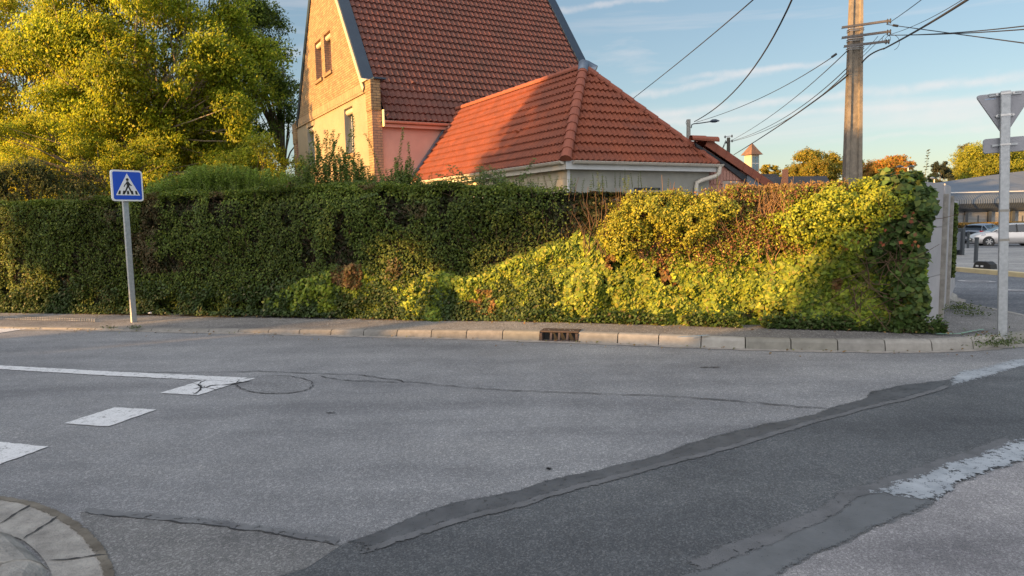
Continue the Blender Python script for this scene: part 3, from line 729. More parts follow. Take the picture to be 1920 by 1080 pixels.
m_ = MB(); obox(m_, AN+.3, AF-.3, BW-.055, BW-.001, 5.68, 6.02); o = m_.build('soldier_course', BRICKS, house); setuv(o, A, Z)
# near long wall (pink) and far walls
def house_wall(pts, name, m, par=None, uv=None):
    m_ = MB(); m_.poly(pts); o = m_.build(name, m, par or house)
    if uv: setuv(o, *uv)
    return o
house_wall([hx(AN, BW, -.5), hx(AN, BE, -.5), hx(AN, BE, EZ+.15), hx(AN, BW, EZ+.15)], 'side_wall', PINKR)
house_wall([hx(AF, BW, -.5), hx(AF, BE, -.5), hx(AF, BE, EZ+.15), hx(AF, BW, EZ+.15)][::-1], 'rear_wall', STUC)
house_wall([hx(AN, BE, -.5), hx(AF, BE, -.5), hx(AF, BE, EZ+.1), hx(AM, BE, RZ-.15), hx(AN, BE, EZ+.1)], 'far_gable_wall', STUC)
# brick corner pilasters, upper block proud of the lower
for (a0, a1) in ((AN-.12, AN+.36), (AF-.36, AF+.12)):
    m_ = MB(); obox(m_, a0, a1, BW-.08, BW+.24, -.4, 5.02); o = m_.build('pilaster', BRICK, house)
    # side faces get an orange brick tone that paints in their shade
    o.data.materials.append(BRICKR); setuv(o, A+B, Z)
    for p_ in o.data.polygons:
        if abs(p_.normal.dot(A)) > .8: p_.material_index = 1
    m_ = MB(); obox(m_, a0-.02, a1+.02, BW-.10, BW+.22, 5.03, 5.98 if a0 < 10 else 5.9); o = m_.build('pilaster_head', BRICK, house); setuv(o, A+B, Z)
m_ = MB(); m_.prism([hx(AN+.02, BW-.16, 5.98), hx(AN+.62, BW-.16, 5.98), hx(AN+.72, BW-.16, 6.16), hx(AN+.50, BW-.16, 6.10)], B*.2); m_.build('corbel_stone', BEIGER, house)
# openings
def window(a0, a1, z0, z1, depth, d0, shutter, brickr):
    w = min(a0, a1), max(a0, a1); f = MB(); bd = BW-d0; y1 = bd+depth
    fr = MB()
    rv = MB()
    rv.poly([hx(w[0], bd, z0), hx(w[0], y1, z0), hx(w[0], y1, z1), hx(w[0], bd, z1)])
    rv.poly([hx(w[1], bd, z0), hx(w[1], bd, z1), hx(w[1], y1, z1), hx(w[1], y1, z0)])
    rv.poly([hx(w[0], bd, z1), hx(w[0], y1, z1), hx(w[1], y1, z1), hx(w[1], bd, z1)])
    rv.poly([hx(w[0], bd, z0), hx(w[1], bd, z0), hx(w[1], y1, z0), hx(w[0], y1, z0)])
    wn = MB()
    t_ = .06
    obox(wn, w[0], w[0]+t_, y1-.05, y1, z0, z1); obox(wn, w[1]-t_, w[1], y1-.05, y1, z0, z1)
    obox(wn, w[0]+t_, w[1]-t_, y1-.05, y1, z0, z0+t_); obox(wn, w[0]+t_, w[1]-t_, y1-.05, y1, z1-t_, z1)
    mid = (w[0]+w[1])/2; obox(wn, mid-.03, mid+.03, y1-.045, y1, z0+t_, z1-t_)
    o = wn.build('window', PVCW, house)
    rv_o = rv.build('reveal', BRICKR if brickr else GREYR, o)
    if brickr: setuv(rv_o, A+B, Z)
    p_ = MB(); obox(p_, w[0]+t_, w[1]-t_, y1-.02, y1-.012, z0+t_, z1-t_); p_.build('pane', GLASS, o)
    s_ = MB(); s_.tube([hx(w[0]+.01, bd+depth*.5, z1-.11), hx(w[1]-.01, bd+depth*.5, z1-.11)], .10, 12); s_.build('shutter_roll', BEIGER, o)
    s_ = MB(); obox(s_, w[0]-.06, w[1]+.06, bd-.07, bd+.05, z0-.13, z0-.002); so_ = s_.build('sill', BRICK, o, .01); setuv(so_, A, Z)
for q in wins: window(q[0], q[1], q[2], 5.498, .30, 0, 1, False)
for q in up: window(*q, .30, .03, 1, True)
m_ = MB(); obox(m_, 14.55, 14.75, BW-.02, BW+.01, 4.95, 5.1); m_.build('wall_vent', BRICKR, house)
# roof: near and far slopes
VD = (A+Z*SL).normalized(); VDf = (-A+Z*SL).normalized(); ls = (AM-(AN-.22))*math.sqrt(1+SL*SL)
e_a = AN-.22; e_z = roofz(e_a)
NB = -B
tiles('roof', TILEM, house, hx(e_a, 0, e_z), B, VD, BW+.36, BE-.3, ls, .2, .33, [(hx(0, BE-.35, 0), B), (hx(0, BW+.30, 0), -B)])
tiles('roof', TILEM, house, hx(AF+.22, 0, e_z), B, VDf, BW+.36, BE-.3, ls, .2, .33, [(hx(0, BE-.35, 0), B), (hx(0, BW+.30, 0), -B)])
m_ = MB(); m_.prism([hx(e_a+.05, BW+.2, e_z-.10), hx(AM, BW+.2, RZ-.05), hx(AF+.17, BW+.2, e_z-.10), hx(AM, BW+.2, RZ-.35)], B*(BE-BW-.4)); m_.build('roof_deck', DARKB, house)
ridge_tiles('ridge_tiles', TILEM, house, hx(AM, BW+.3, RZ+.03), hx(AM, BE-.3, RZ+.03), Z, .13)
n1 = VD.cross(B).normalized(); n1 = n1 if n1.z > 0 else -n1
n2 = VDf.cross(B).normalized(); n2 = n2 if n2.z > 0 else -n2
for b0, b1 in ((BW-.08, BW+.32), (BE-.36, BE+.06)):
    for (s0, nn, Vd, ea) in ((1, n1, VD, AN+.55), (-1, n2, VDf, AF-.55)):
        if b0 > 3 and s0 == 1: ea = e_a
        z_ = roofz(ea); L = abs(AM-ea)*math.sqrt(1+SL*SL)
        m_ = MB(); m_.box(hx(ea, b0, z_)-nn*.16, Vd*L, B*(b1-b0), nn*.26); m_.build('verge_cladding', SLATEC, house)
    if b0 < 0:
        m_ = MB(); m_.box(hx(AN+.55, b0-.035, roofz(AN+.55))-n1*.10, VD*(abs(AM-AN-.55)*math.sqrt(1+SL*SL)), B*.03, n1*.16); m_.build('verge_board', BEIGER, house)
m_ = MB(); m_.box(hx(AN-.22, BW+.0, 5.99), A*.78, B*.40, Z*.05); m_.build('parapet_cap', SLATEC, house)
vt = MB(); c_ = hx(AN-.22, 0, e_z)+VD*1.75+B*.5; vt.tube([c_+n1*.03-VD*.1, c_+n1*.075-VD*.1], [.13, .09], 10); vt.tube([c_+n1*.02+VD*.14, c_+n1*.06-VD*.12], [.02, .10], 10); vt.build('roof_vent', TILEM, house)
gu = gutter('gutter', PVCP, house, hx(AN-.16, BW+.27, EZ-.02), hx(AN-.16, 1.36, EZ-.02), -A, .07)
m_ = MB(); obox(m_, AN-.16, AN-.125, BW+.25, 1.6, EZ-.20, EZ-.01); m_.build('fascia', PVCP, house)
m_ = MB(); obox(m_, AN-.30, AN-.16, BW+.24, BW+.27, EZ-.2, EZ+.32); m_.build('eave_end_board', mat('cream_board', (.80, .74, .42), (.74, .68, .38), 3, .6, bs=.02), house)
# ------------------------------------------------------------------ annex with hipped roof
WD = 4.49; RUN = 1.84; AZ = 2.76; RI = 2.46; RBm = 1.84; RTOP = AZ+RI
annex = thing('hipped_annex', hx(3, 2, 0), 'low hip-roofed annex with orange-red tiles in front of the tall house', 'annex')
mS = RI/RUN; mR = RI/(WD-RBm)
wa = .13
def annex_wall(pts, name, m, uv=None):
    m_ = MB(); m_.poly(pts); o = m_.build(name, m, annex)
    if uv: setuv(o, *uv)
annex_wall([hx(wa, wa, -.6), hx(wa, WD-.05, -.6), hx(wa, WD-.05, AZ), hx(wa, wa, AZ)], 'front_wall', GREYR)
annex_wall([hx(wa, wa, -.6), hx(AN, wa, -.6), hx(AN, wa, AZ), hx(wa, wa, AZ)][::-1], 'side_wall', BRICKB, (A, Z))
annex_wall([hx(wa, WD-.05, -.6), hx(AN, WD-.05, -.6), hx(AN, WD-.05, AZ), hx(wa, WD-.05, AZ)], 'rear_wall', GREYR)
m_ = MB(); obox(m_, wa-.03, wa, wa-.03, wa+.03, -.5, AZ-.12); m_.build('corner_bead', PVCW, annex)
# arch shaped mortar patch on the side wall (faces -B)
ar = [hx(.75+.95-.95*math.cos(math.pi*k/12), wa-.012, 1.55+.82*math.sin(math.pi*k/12)) for k in range(13)]
m_ = MB(); m_.prism([hx(.75, wa-.012, 1.0)]+ar+[hx(2.65, wa-.012, 1.0)], B*.008); m_.build('mortar_patch', PATCHR, annex)
m_ = MB(); obox(m_, 3.05, 3.12, wa-.07, wa-.002, 0, AZ-.1); m_.build('wall_strip', GALV, annex)
m_ = MB(); obox(m_, 3.13, 5.2, wa-.015, wa-.001, 0, 2.35); m_.build('white_panel', WHITEP, annex)
m_ = MB(); obox(m_, wa-.012, wa-.002, 2.05, 2.75, 1.2, 2.14); m_.build('boarded_window', BOARD, annex)
m_ = MB(); obox(m_, wa-.014, wa-.0025, 2.0, 2.8, 2.14, 2.2); m_.build('lintel_gap', DARKB, annex)
# roof planes
P00 = hx(0, 0, AZ); AP = hx(RUN, RBm, RTOP)
vL = (B+Z*mS).normalized(); vF = (A+Z*mS).normalized(); vR = (-B+Z*mR).normalized()
hipL = (A*1+B*(-RUN/RBm)).normalized()     # side of the left hip: a - b plane
eo = .10
def on(v, t0): return v*t0
lsL = math.sqrt(RUN**2+RI**2); lsR = math.sqrt((WD-RBm)**2+RI**2)
# left slope (a from hip to the main wall, and up the main roof)
valn = (A*(mS+0)-0*B)  # placeholder
tiles('roof_left', TILEA, annex, P00, A, vL, -.2, 9.12, lsL, .15, .255,
      [(P00, B-A)], seed=1)
hipR_n = (Vector(A)*-1).normalized()
cR = hx(0, WD, AZ); dR = AP-cR; nR = Vector((dR.y, -dR.x, 0)).normalized()
if nR.dot(B) < 0: nR = -nR
tiles('roof_front', TILEA, annex, P00, B, vF, -.3, WD+.3, lsL, .15, .255, [(P00, A-B), (cR, nR)], seed=2)
tiles('roof_right', TILEA, annex, hx(0, WD, AZ), A, vR, -.2, 9.12, lsR, .15, .255, [(cR, -nR)], seed=3)
m_ = MB(); dk = .03
m_.add([hx(.02, .02, AZ-dk), hx(.02, WD-.02, AZ-dk), hx(RUN, RBm, RTOP-dk), hx(AN+2.0, RBm, RTOP-dk), hx(AN+.5, .02, AZ-dk), hx(AN+.5, WD-.02, AZ-dk)], [(0, 1, 2), (0, 2, 3, 4), (1, 5, 3, 2)]); m_.build('roof_deck', DARKB, annex)
ridge_tiles('hip_tiles', HIPT, annex, P00+Z*.05-(A+B)*.05, AP+Z*.05, Z, .115, .30, True)
ridge_tiles('hip_tiles', HIPT, annex, cR+Z*.05, AP+Z*.05, Z, .10, .36)
Mr = AN+(RTOP-EZ-.02)/SL
ridge_tiles('ridge_tiles', HIPT, annex, hx(Mr+.1, RBm, RTOP+.04), hx(RUN, RBm, RTOP+.04), Z, .10, .36)
m_ = MB(); m_.tube([AP+Z*.05-(AP-P00).normalized()*.22, AP+Z*.10, AP+Z*.09+A*.05+B*.12, AP-Z*.03+B*.30-A*.1], [.125, .14, .14, .12], 12); m_.build('hip_cap', ZINC, annex)
# valley of zinc between annex slope and main roof/wall
vb0 = hx(AN-.02, .12, AZ+.12*mS+.02); vb1 = hx(AN-.02, (EZ-.1-AZ)/mS, EZ-.1)
m_ = MB(); dd = (vb1-vb0); m_.box(vb0-A*.07+Z*.02, dd, -A*.0+B*-.10+Z*.05, A*.06); m_.build('wall_flashing', ZINC, annex)
m_ = MB(); q0 = hx(AN-.10, (EZ-AZ)/mS-.02, EZ+.0); q1 = hx(AN+.42, (EZ+.56-AZ)/mS, EZ+.62)
m_.tube([q0-Z*.03, q0.lerp(q1, .5)+Z*.07, q1+Z*.06], [.05, .07, .07], 8); m_.build('valley_flashing', ZINC, annex)
m_ = MB(); m_.tube([hx(AN-.23, 1.32, EZ-.05), hx(AN-.23, 1.32, EZ-.3)], .045, 8); m_.build('downspout', PVCP, annex)
ve = MB(); c_ = P00+A*3.1+vL*1.28; nL = vL.cross(A); nL = nL if nL.z > 0 else -nL
ve.tube([c_+nL*.02+vL*.12, c_+nL*.075-vL*.1], [.02, .08], 9); ve.build('roof_vent', TILEA, annex)
# gutters and fascias
gutter('gutter', PVC, annex, hx(.02, -.03, AZ-.0), hx(8.7, -.03, AZ-.0), -B, .06)
m_ = MB(); obox(m_, -.02, 8.8, -.028, .0, AZ-.17, AZ+.0); m_.build('fascia', PVC, annex)
gutter('gutter', PVC, annex, hx(-.03, .12, AZ+.0), hx(-.03, WD+.17, AZ+.0), -A, .06)
m_ = MB(); obox(m_, -.028, .0, -.028, WD+.1, AZ-.17, AZ+.02); m_.build('fascia', PVCW, annex)
m_ = MB(); obox(m_, 0.002, .14, .0, WD, AZ-.165, AZ-.15); m_.build('soffit', PVC, annex)
m_ = MB(); m_.tube([hx(-.09, WD+.08, AZ-.05), hx(-.09, WD+.06, AZ-.2), hx(-.06, WD-.02, AZ-.28), hx(.02, WD-.42, AZ-.38), hx(.06, WD-.55, AZ-.44), hx(.06, WD-.57, AZ-.6), hx(.06, WD-.57, .2)], .055, 10); m_.build('downpipe', PVC, annex)
# ------------------------------------------------------------------ lean-to on the right with raking tiles
shed = thing('garage', hx(3, 6.3, 0), 'low garage with a raking red tiled verge, pink boarded gable and grey sheet', 'garage')
s0 = .12; sA, sB_, sZ = s0, 4.30, 3.36; mk = .445
def sh(a, b, d=0): return hx(a, b, sZ-(b-sB_)*mk+d)
ln = 5.2; vS = (-B+Z*mk).normalized(); slen = 4.3*math.sqrt(1+mk*mk)
tiles('roof', TILEA, shed, sh(s0, sB_+4.3), A, vS, 0, ln, slen, .15, .255, [], seed=5)
# verge tiles: L-shaped blocks stepping down the rake
nS = vS.cross(A); nS = nS if nS.z > 0 else -nS
for k in range(12):
    m_ = MB(); c_ = sh(s0, sB_+.02)-vS*(k*.36)
    m_.box(c_-A*.05-vS*.36+nS*(.01+.012), A*.22, vS*.375, nS*.05+vS*0); m_.box(c_-A*.052-vS*.36-nS*.14, A*.03, vS*.375, nS*.165)
    m_.build('verge_tile', HIPT, shed)
ridge_tiles('ridge_tiles', HIPT, shed, hx(s0-.10, 4.55, 3.36), hx(s0+.05, 3.86, 3.40), Z, .10, .40)
m_ = MB(); m_.prism([sh(s0+.0, 3.95, -.22), sh(s0, sB_+4.3, -.13), sh(s0, sB_+4.3, -.16), hx(s0, 6.1, 2.1), hx(s0, 5.75, 2.35), hx(s0, 4.8, 2.85), hx(s0, 4.0, 3.2)], A*.05); m_.build('barge_board', DARKB, shed)
m_ = MB(); m_.prism([hx(s0+.07, 4.2, 0), hx(s0+.07, 8.5, 0), hx(s0+.07, 8.5, 1.33), hx(s0+.07, 4.3, 3.2)], A*.05); m_.build('gable_wall', PINKB, shed)
for k in range(13):
    b_ = 4.52+k*.115; m_ = MB(); obox(m_, s0+.045, s0+.068, b_, b_+.1, 2.3, 2.62); 
    if k in (4, 5, 6, 7, 8, 9): 
        m_ = MB(); obox(m_, s0+.045, s0+.068, b_, b_+.1, 2.40, 2.64)
    m_.build('board', PINKB, shed)
m_ = MB(); obox(m_, s0+.04, s0+.066, 4.95, 5.55, 1.6, 2.38); m_.build('hatch', BOARD, shed)
m_ = MB(); m_.prism([hx(s0-.012, 5.78, 2.42), hx(s0-.012, 5.86, 2.69), hx(s0-.012, 8.6, 1.36), hx(s0-.012, 8.6, 1.25), hx(s0-.012, 6.3, 1.95), hx(s0-.012, 5.8, 2.1)], A*.008); m_.build('grey_sheet', GREYS, shed)
for (b0, b1) in ((4.2, 8.55),):
    m_ = MB(); obox(m_, s0+.13, s0+ln, b0, b1, -.3, 1.2); m_.build('wall', GREYR, shed)
# ------------------------------------------------------------------ distant turret house and slate roof house
def at(u, v, depth):
    d = ray(u, v); return CAM+d*(depth/FOC)
D_ = 104; tp = at(1409, 330, D_)
tur = thing('turret_house', (tp.x, tp.y, terr(tp.x, tp.y)), 'far house whose pale lantern turret with a pointed roof shows over the garage roof', 'house')
zt = at(1409, 268, D_).z; zeave = at(1409, 291, D_).z; zb_ = at(1409, 324, D_).z
w = .92; rz = R_(24)
c_ = Vector((tp.x, tp.y, 0)); ex = Vector((math.cos(rz), math.sin(rz), 0)); ey = Vector((-math.sin(rz), math.cos(rz), 0))
def sq(w_, z): return [c_+ex*sx*w_+ey*sy*w_+Z*z for sx, sy in ((-1, -1), (1, -1), (1, 1), (-1, 1))]
m_ = MB(); q = sq(w*.86, zb_-.6)+sq(w*.8, zeave+.1); m_.add(q, [(0,1,5,4),(1,2,6,5),(2,3,7,6),(3,0,4,7)]); m_.build('turret_wall', BEIGER, tur)
m_ = MB(); q = sq(w*1.25, zeave)+sq(w*.78, zeave+.65)+[c_+Z*zt]; m_.add(q, [(3,2,1,0),(0,1,5,4),(1,2,6,5),(2,3,7,6),(3,0,4,7),(4,5,8),(5,6,8),(6,7,8),(7,4,8)]); m_.build('turret_roof', tilemat('turret_tile', (.22, .12, .07), (.15, .09, .06), (.08, .06, .05)), tur)
for sgn, fx_, fy_ in ((1, ex, ey), (1, ey, ex)):
    base = c_-fy_*(w*.85) if fx_ is ex else c_+ex*0
for k in range(2):
    m_ = MB()
    f0 = c_-ey*(w*.87)+ex*(-.62+k*.65)
    m_.box(f0+Z*(zb_+.25), ex*.56, ey*.03, Z*(zeave-zb_-.5)); wn = m_.build('turret_window', BGLASS, tur)
    m_ = MB(); m_.box(f0-ey*.01+Z*((zb_+zeave)/2), ex*.56, ey*.01, Z*.07); m_.build('glazing_bar', WHITEP, wn)
m_ = MB(); hb = at(1409, 326, D_).z
m_.prism([c_+ex*-5-ey*3+Z*(hb-2.3), c_+ex*-5+ey*3+Z*(hb-2.3), c_+ex*-5+Z*(hb-.0)], ex*10); m_.build('roof', DSLATE, tur)
m_ = MB(); m_.box(c_-ex*4.7-ey*2.7+Z*(terr(c_.x, c_.y)-.2), ex*9.4, ey*5.4, Z*(hb-2.25-terr(c_.x, c_.y)+.2)); m_.build('wall', BEIGER, tur)
sp = at(1468, 331, 60)
sh2 = thing('slate_roof_house', (sp.x, sp.y, terr(sp.x, sp.y)), 'distant house showing only a dark slate roof and an orange brick chimney above the hedge', 'house')
hz = at(1468, 331, 60).z; c_ = Vector((sp.x, sp.y, 0))
m_ = MB(); m_.prism([c_+Vector((-1.9, -2.4, hz-1.9)), c_+Vector((-1.9, 2.4, hz-1.9)), c_+Vector((-1.9, 0, hz))], Vector((6, .6, 0))); m_.build('roof', DSLATE, sh2)
m_ = MB(); m_.box(c_+Vector((-1.7, -2.2, -2)), (5.6, .5, 0), (0, 4.4, 0), (0, 0, hz-1.85+2)); m_.build('wall', BEIGER, sh2)
m_ = MB(); m_.cbox(c_+Vector((-.25, -1.1, hz-1.3)), .36, .36, 1.85, .4); m_.build('chimney', mat('chimney_brick', (.50, .20, .10), (.42, .17, .09), 9, .9), sh2)
# ------------------------------------------------------------------ hall with curved metal roof
HY = 62.0; hall = thing('sports_hall', (at(1850, 400, HY).x, HY, -1.6), 'low dark grey hall with a ribbed curved metal eave beyond the car park', 'hall')
zE = at(1850, 396, HY).z; zB = at(1850, 361, HY).z; xl = at(1762, 380, HY).x; xr = xl+48; yv = HY
ribm, nt_, b_ = nodes('ribbed_metal'); o_ = coord(nt_); wv = N(nt_, 'ShaderNodeTexWave', Scale=1.0); wv.bands_direction = 'X'; wv.inputs['Scale'].default_value = .75; nt_.links.new(o_, wv.inputs['Vector'])
b_.inputs['Base Color'].default_value = (.10, .125, .155, 1); b_.inputs['Metallic'].default_value = .5; b_.inputs['Roughness'].default_value = .35
m_ = MB(); prof = [(0, zE), (-.55, zE+.25), (-.85, zE+.7), (-.8, zE+1.05), (-.35, zE+1.45), (.6, zE+1.68), (1.6, zB)]
nrib = 230; vs_ = []; fs = []
for i in range(nrib*2+1):
    x = xl+(xr-xl)*i/(nrib*2); dz = .05 if i % 2 else 0
    for (dy, z) in prof: vs_.append((x, yv+dy-dz, z+dz*.6))
k = len(prof)
for i in range(nrib*2):
    for j in range(k-1): fs.append((i*k+j, (i+1)*k+j, (i+1)*k+j+1, i*k+j+1))
m_.add(vs_, fs); m_.build('curved_eave', ribm, hall)
m_ = MB(); zt2 = zB; rp = []
for i in range(17):
    s_ = i/16; x = xl+(xr-xl)*s_; rise = .35+2.3*math.sin(min(1, s_*1.25)*math.pi/2)
    rp.append((x, rise))
vs_ = []; 
for x, r__ in rp: vs_ += [(x, yv+1.55, zB+.02), (x, yv+13, zB+.02+r__*1.35)]
m_.add(vs_, [(2*i, 2*i+2, 2*i+3, 2*i+1) for i in range(16)]); m_.build('roof', mat('roof_membrane', (.12, .145, .185), (.10, .125, .16), 1, .6), hall)
m_ = MB(); m_.box((xl, yv+1.45, zB), (xr-xl, 0, 0), (0, .14, 0), (0, 0, .12)); m_.build('roof_edge_trim', PVCW, hall)
def slatmat():
    m, nt, b = nodes('slatted_shutter'); o = coord(nt); wv = N(nt, 'ShaderNodeTexWave', Scale=2.4); wv.bands_direction = 'Z'; nt.links.new(o, wv.inputs['Vector'])
    nt.links.new(ramp(nt, wv.outputs['Fac'], [(.1, (.17, .18, .185)), (.5, (.30, .31, .31))]), b.inputs['Base Color']); b.inputs['Roughness'].default_value = .6; bump(nt, b, wv.outputs['Fac'], .5, .03); return m
m_ = MB(); m_.box((xl+.3, yv+.3, -2.6), (xr-xl-.6, 0, 0), (0, .2, 0), (0, 0, zE+2.75)); m_.build('shutter_wall', slatmat(), hall)
m_ = MB(); m_.box((xl+.2, yv+.52, -2.6), (xr-xl-.4, 0, 0), (0, 12, 0), (0, 0, zE+2.9)); m_.build('wall', GREYS, hall)
for i in range(22):
    x = at(1810, 400, HY).x+(i-1)*2.12; 
    if x < xl: continue
    m_ = MB(); m_.box((x-.13, yv+.05, -2.6), (.26, 0, 0), (0, .24, 0), (0, 0, zE+2.62)); m_.build('column', ANTH, hall)
for i, u in enumerate((1784, 1806, 1831, 1853+26, 1914)):
    p = at(u, 412, 57); t = terr(p.x, 57); top_ = at(u, 404 if i else 407, 57).z
    m_ = MB(); m_.cbox((p.x, 57, t), .09, .09, top_-t); o = m_.build('fence_post', ANTH, None, .01)
    tag(o, 'thin dark fence post standing behind the clipped brown hedge by the hall', 'post', 'dark fence posts in front of the hall')
# ================================================================== PLANTS
def seg_pts(P, n):     # uniform random points along polyline -> point, tangent
    L = [(P[i+1]-P[i]).length for i in range(len(P)-1)]; cum = np.cumsum([0]+L); s = rng.random(n)*cum[-1]
    idx = np.clip(np.searchsorted(cum, s)-1, 0, len(L)-1); t = (s-cum[idx])/np.array(L)[idx]
    Pa = np.array([list(p) for p in P]); pts = Pa[idx]*(1-t[:, None])+Pa[idx+1]*t[:, None]
    tan = (Pa[idx+1]-Pa[idx])/np.array(L)[idx][:, None]; return pts, tan, s
HF = [(-200, 578, .05), (0, 584, .05), (250, 587, .06), (500, 590, .09), (800, 597, .12), (1100, 602, .13), (1400, 611, .13), (1600, 616, .13), (1700, 619, .13)]
HFP = [g(u, v, z) for u, v, z in HF]; HFP = [Vector((p.x, p.y, 0)) for p in HFP]
hd = (HFP[-1]-HFP[0]).normalized(); hn = Vector((hd.y, -hd.x, 0))    # outward (towards the road)
hn = hn if hn.y < 0 else -hn
def hy(x):   # front line y at x
    for i in range(len(HFP)-1):
        if HFP[i].x <= x <= HFP[i+1].x or i == len(HFP)-2: 
            t = (x-HFP[i].x)/(HFP[i+1].x-HFP[i].x); return HFP[i].y*(1-t)+HFP[i+1].y*t
TOPS = [(-14, 1.95), (-10, 2.03), (-8.6, 2.05), (-6, 2.12), (-3, 2.14), (-1, 2.08), (0, 2.02), (1.2, 1.98), (2.3, 1.90), (3.1, 1.86), (3.8, 1.86), (4.4, 1.9), (5.0, 1.86)]
def htop(x): return float(np.interp(x, [t[0] for t in TOPS], [t[1] for t in TOPS]))
def hedge_shell(n, x0, x1, zlo, zhi_f, depth=.9, top=True, bump_a=.14, seed=0, jit=.16, topshare=.3):
    """random points in the skin of the hedge, with outward normals"""
    nt_ = int(n*topshare) if top else 0; nf = n-nt_
    x = x0+(x1-x0)*rng.random(nf); zt = np.array([zhi_f(q) for q in x]); z = zlo+(zt-zlo)*rng.random(nf)
    y = np.array([hy(q) for q in x]); base = np.stack([x, y, z], 1)
    d = bump_a*2*(vnoise(base*[1, 1, 1.0], 1.7, seed)-.5)+bump_a*(vnoise(base, 4.5, seed+1)-.5)+bump_a*.5*(vnoise(base, 11, seed+2)-.5)
    rel = (z-zlo)/(zt-zlo); d = d-.16*np.clip((rel-.86)/.14, 0, 1)**2
    dep = -np.abs(rng.normal(size=nf))*jit
    nrm = np.tile(np.array(hn), (nf, 1)); P = base+nrm*(d+dep+.02)[:, None]
    Nn = nrm+rng.normal(size=(nf, 3))*.55+np.array([0, 0, .45])
    if nt_:
        xt = x0+(x1-x0)*rng.random(nt_); s = rng.random(nt_)*depth; yt = np.array([hy(q) for q in xt]); zt2 = np.array([zhi_f(q) for q in xt])
        b = np.stack([xt, yt, zt2], 1)-np.tile(np.array(hn), (nt_, 1))*s[:, None]
        b[:, 2] += bump_a*.9*(vnoise(b*[1, 1, 0], 2.2, seed+5)-.5)+bump_a*.6*(vnoise(b*[1, 1, 0], 7, seed+6)-.5)-np.abs(rng.normal(size=nt_))*jit*.6
        N2 = rng.normal(size=(nt_, 3))*.6+np.array([0, 0, 1.0]); P = np.concatenate([P, b]); Nn = np.concatenate([Nn, N2])
    return P, Nn
def hedge_core(name, parent, x0, x1, inset=.20, depth=.9, low=.0, topd=.16):
    m_ = MB(); n = int((x1-x0)/.12); rows = []
    for i in range(n+1):
        x = x0+(x1-x0)*i/n; y = hy(x); zt_ = htop(x)-topd; sec = []
        for (dd, z) in [(-inset, low), (-inset, zt_*.35), (-inset, zt_*.7), (-inset-.06, zt_-.06), (-inset-.15, zt_), (-depth+.1, zt_), (-depth+.02, low)]:
            j = rnd.uniform(-.05, .05)
            sec.append((x+hn.x*(dd+j), y+hn.y*(dd+j), z+(rnd.uniform(-.04, .04) if z > .1 else 0)))
        rows.append(sec)
    k = 7; vs_ = [q for r in rows for q in r]
    m_.add(vs_, [(i*k+j, (i+1)*k+j, (i+1)*k+j+1, i*k+j+1) for i in range(n) for j in range(k-1)]+[tuple(range(k)), tuple(n*k+j for j in range(k))])
    return m_.build(name, CORE, parent)
def twigs(name, parent, n, gen, r=.006, m=TWIG, seg=3):
    """many thin crooked twigs as 3-sided tubes; gen() -> (start, direction, length)"""
    V = []; F = []
    m_ = MB()
    for _ in range(n):
        p, d, L = gen(); path = [p]; 
        for k in range(seg):
            d = (d+Vector((rnd.uniform(-.3, .3), rnd.uniform(-.3, .3), rnd.uniform(-.2, .25)))).normalized(); path.append(path[-1]+d*L/seg)
        m_.tube(path, [r*(1-.7*i/seg) for i in range(seg+1)], 3, cap=False)
    return m_.build(name, m, parent)
XS = -.2
ph = thing('privet_hedge', (-6, hy(-6), 0), 'long clipped dark green privet hedge behind the pedestrian crossing sign', 'hedge')
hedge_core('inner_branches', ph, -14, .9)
P, Nn = hedge_shell(165000, -13.5, .9, .05, htop, seed=3, jit=.11, bump_a=.13)
keep = vnoise(P, 3.1, 41)+.35*vnoise(P, 9, 42) > .42
keep &= ~((P[:, 0] > .0) & (rng.random(len(P)) < (P[:, 0]-.0)/.9))
P, Nn = P[keep], Nn[keep]
col = pal(len(P), [(.10, .145, .022), (.13, .175, .028), (.065, .11, .02), (.18, .21, .035)], [4, 3, 3, 1.4])
v = vnoise(P, 1.1, 77)[:, None]; col = col*(.75+.55*v)
br = (vnoise(P, 2.3, 91) > .80); col[br] = pal(br.sum(), [(.12, .085, .035), (.10, .10, .04)])
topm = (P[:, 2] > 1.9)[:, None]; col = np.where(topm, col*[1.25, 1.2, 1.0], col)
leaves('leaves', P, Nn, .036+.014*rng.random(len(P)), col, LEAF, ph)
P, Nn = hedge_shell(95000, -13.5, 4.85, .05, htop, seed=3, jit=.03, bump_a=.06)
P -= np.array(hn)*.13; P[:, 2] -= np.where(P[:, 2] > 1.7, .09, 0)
leaves('inner_leaves', P, Nn, .055+.02*rng.random(len(P)), pal(len(P), [(.03, .045, .014), (.045, .055, .016), (.06, .045, .025)]), LEAF, ph, sunb=-.3)  # dark tones put the shade of the hedge gaps into the leaf colour
def gtw():
    x = rnd.uniform(-12, .9); z = rnd.uniform(.2, 1.9); y = hy(x); o_ = rnd.uniform(-.22, -.08)
    return Vector((x+hn.x*o_, y+hn.y*o_, z)), (hn*.4+Vector((rnd.uniform(-.6, .6), 0, rnd.uniform(.2, 1)))).normalized(), rnd.uniform(.15, .4)
twigs('twigs', ph, 900, gtw, .005)
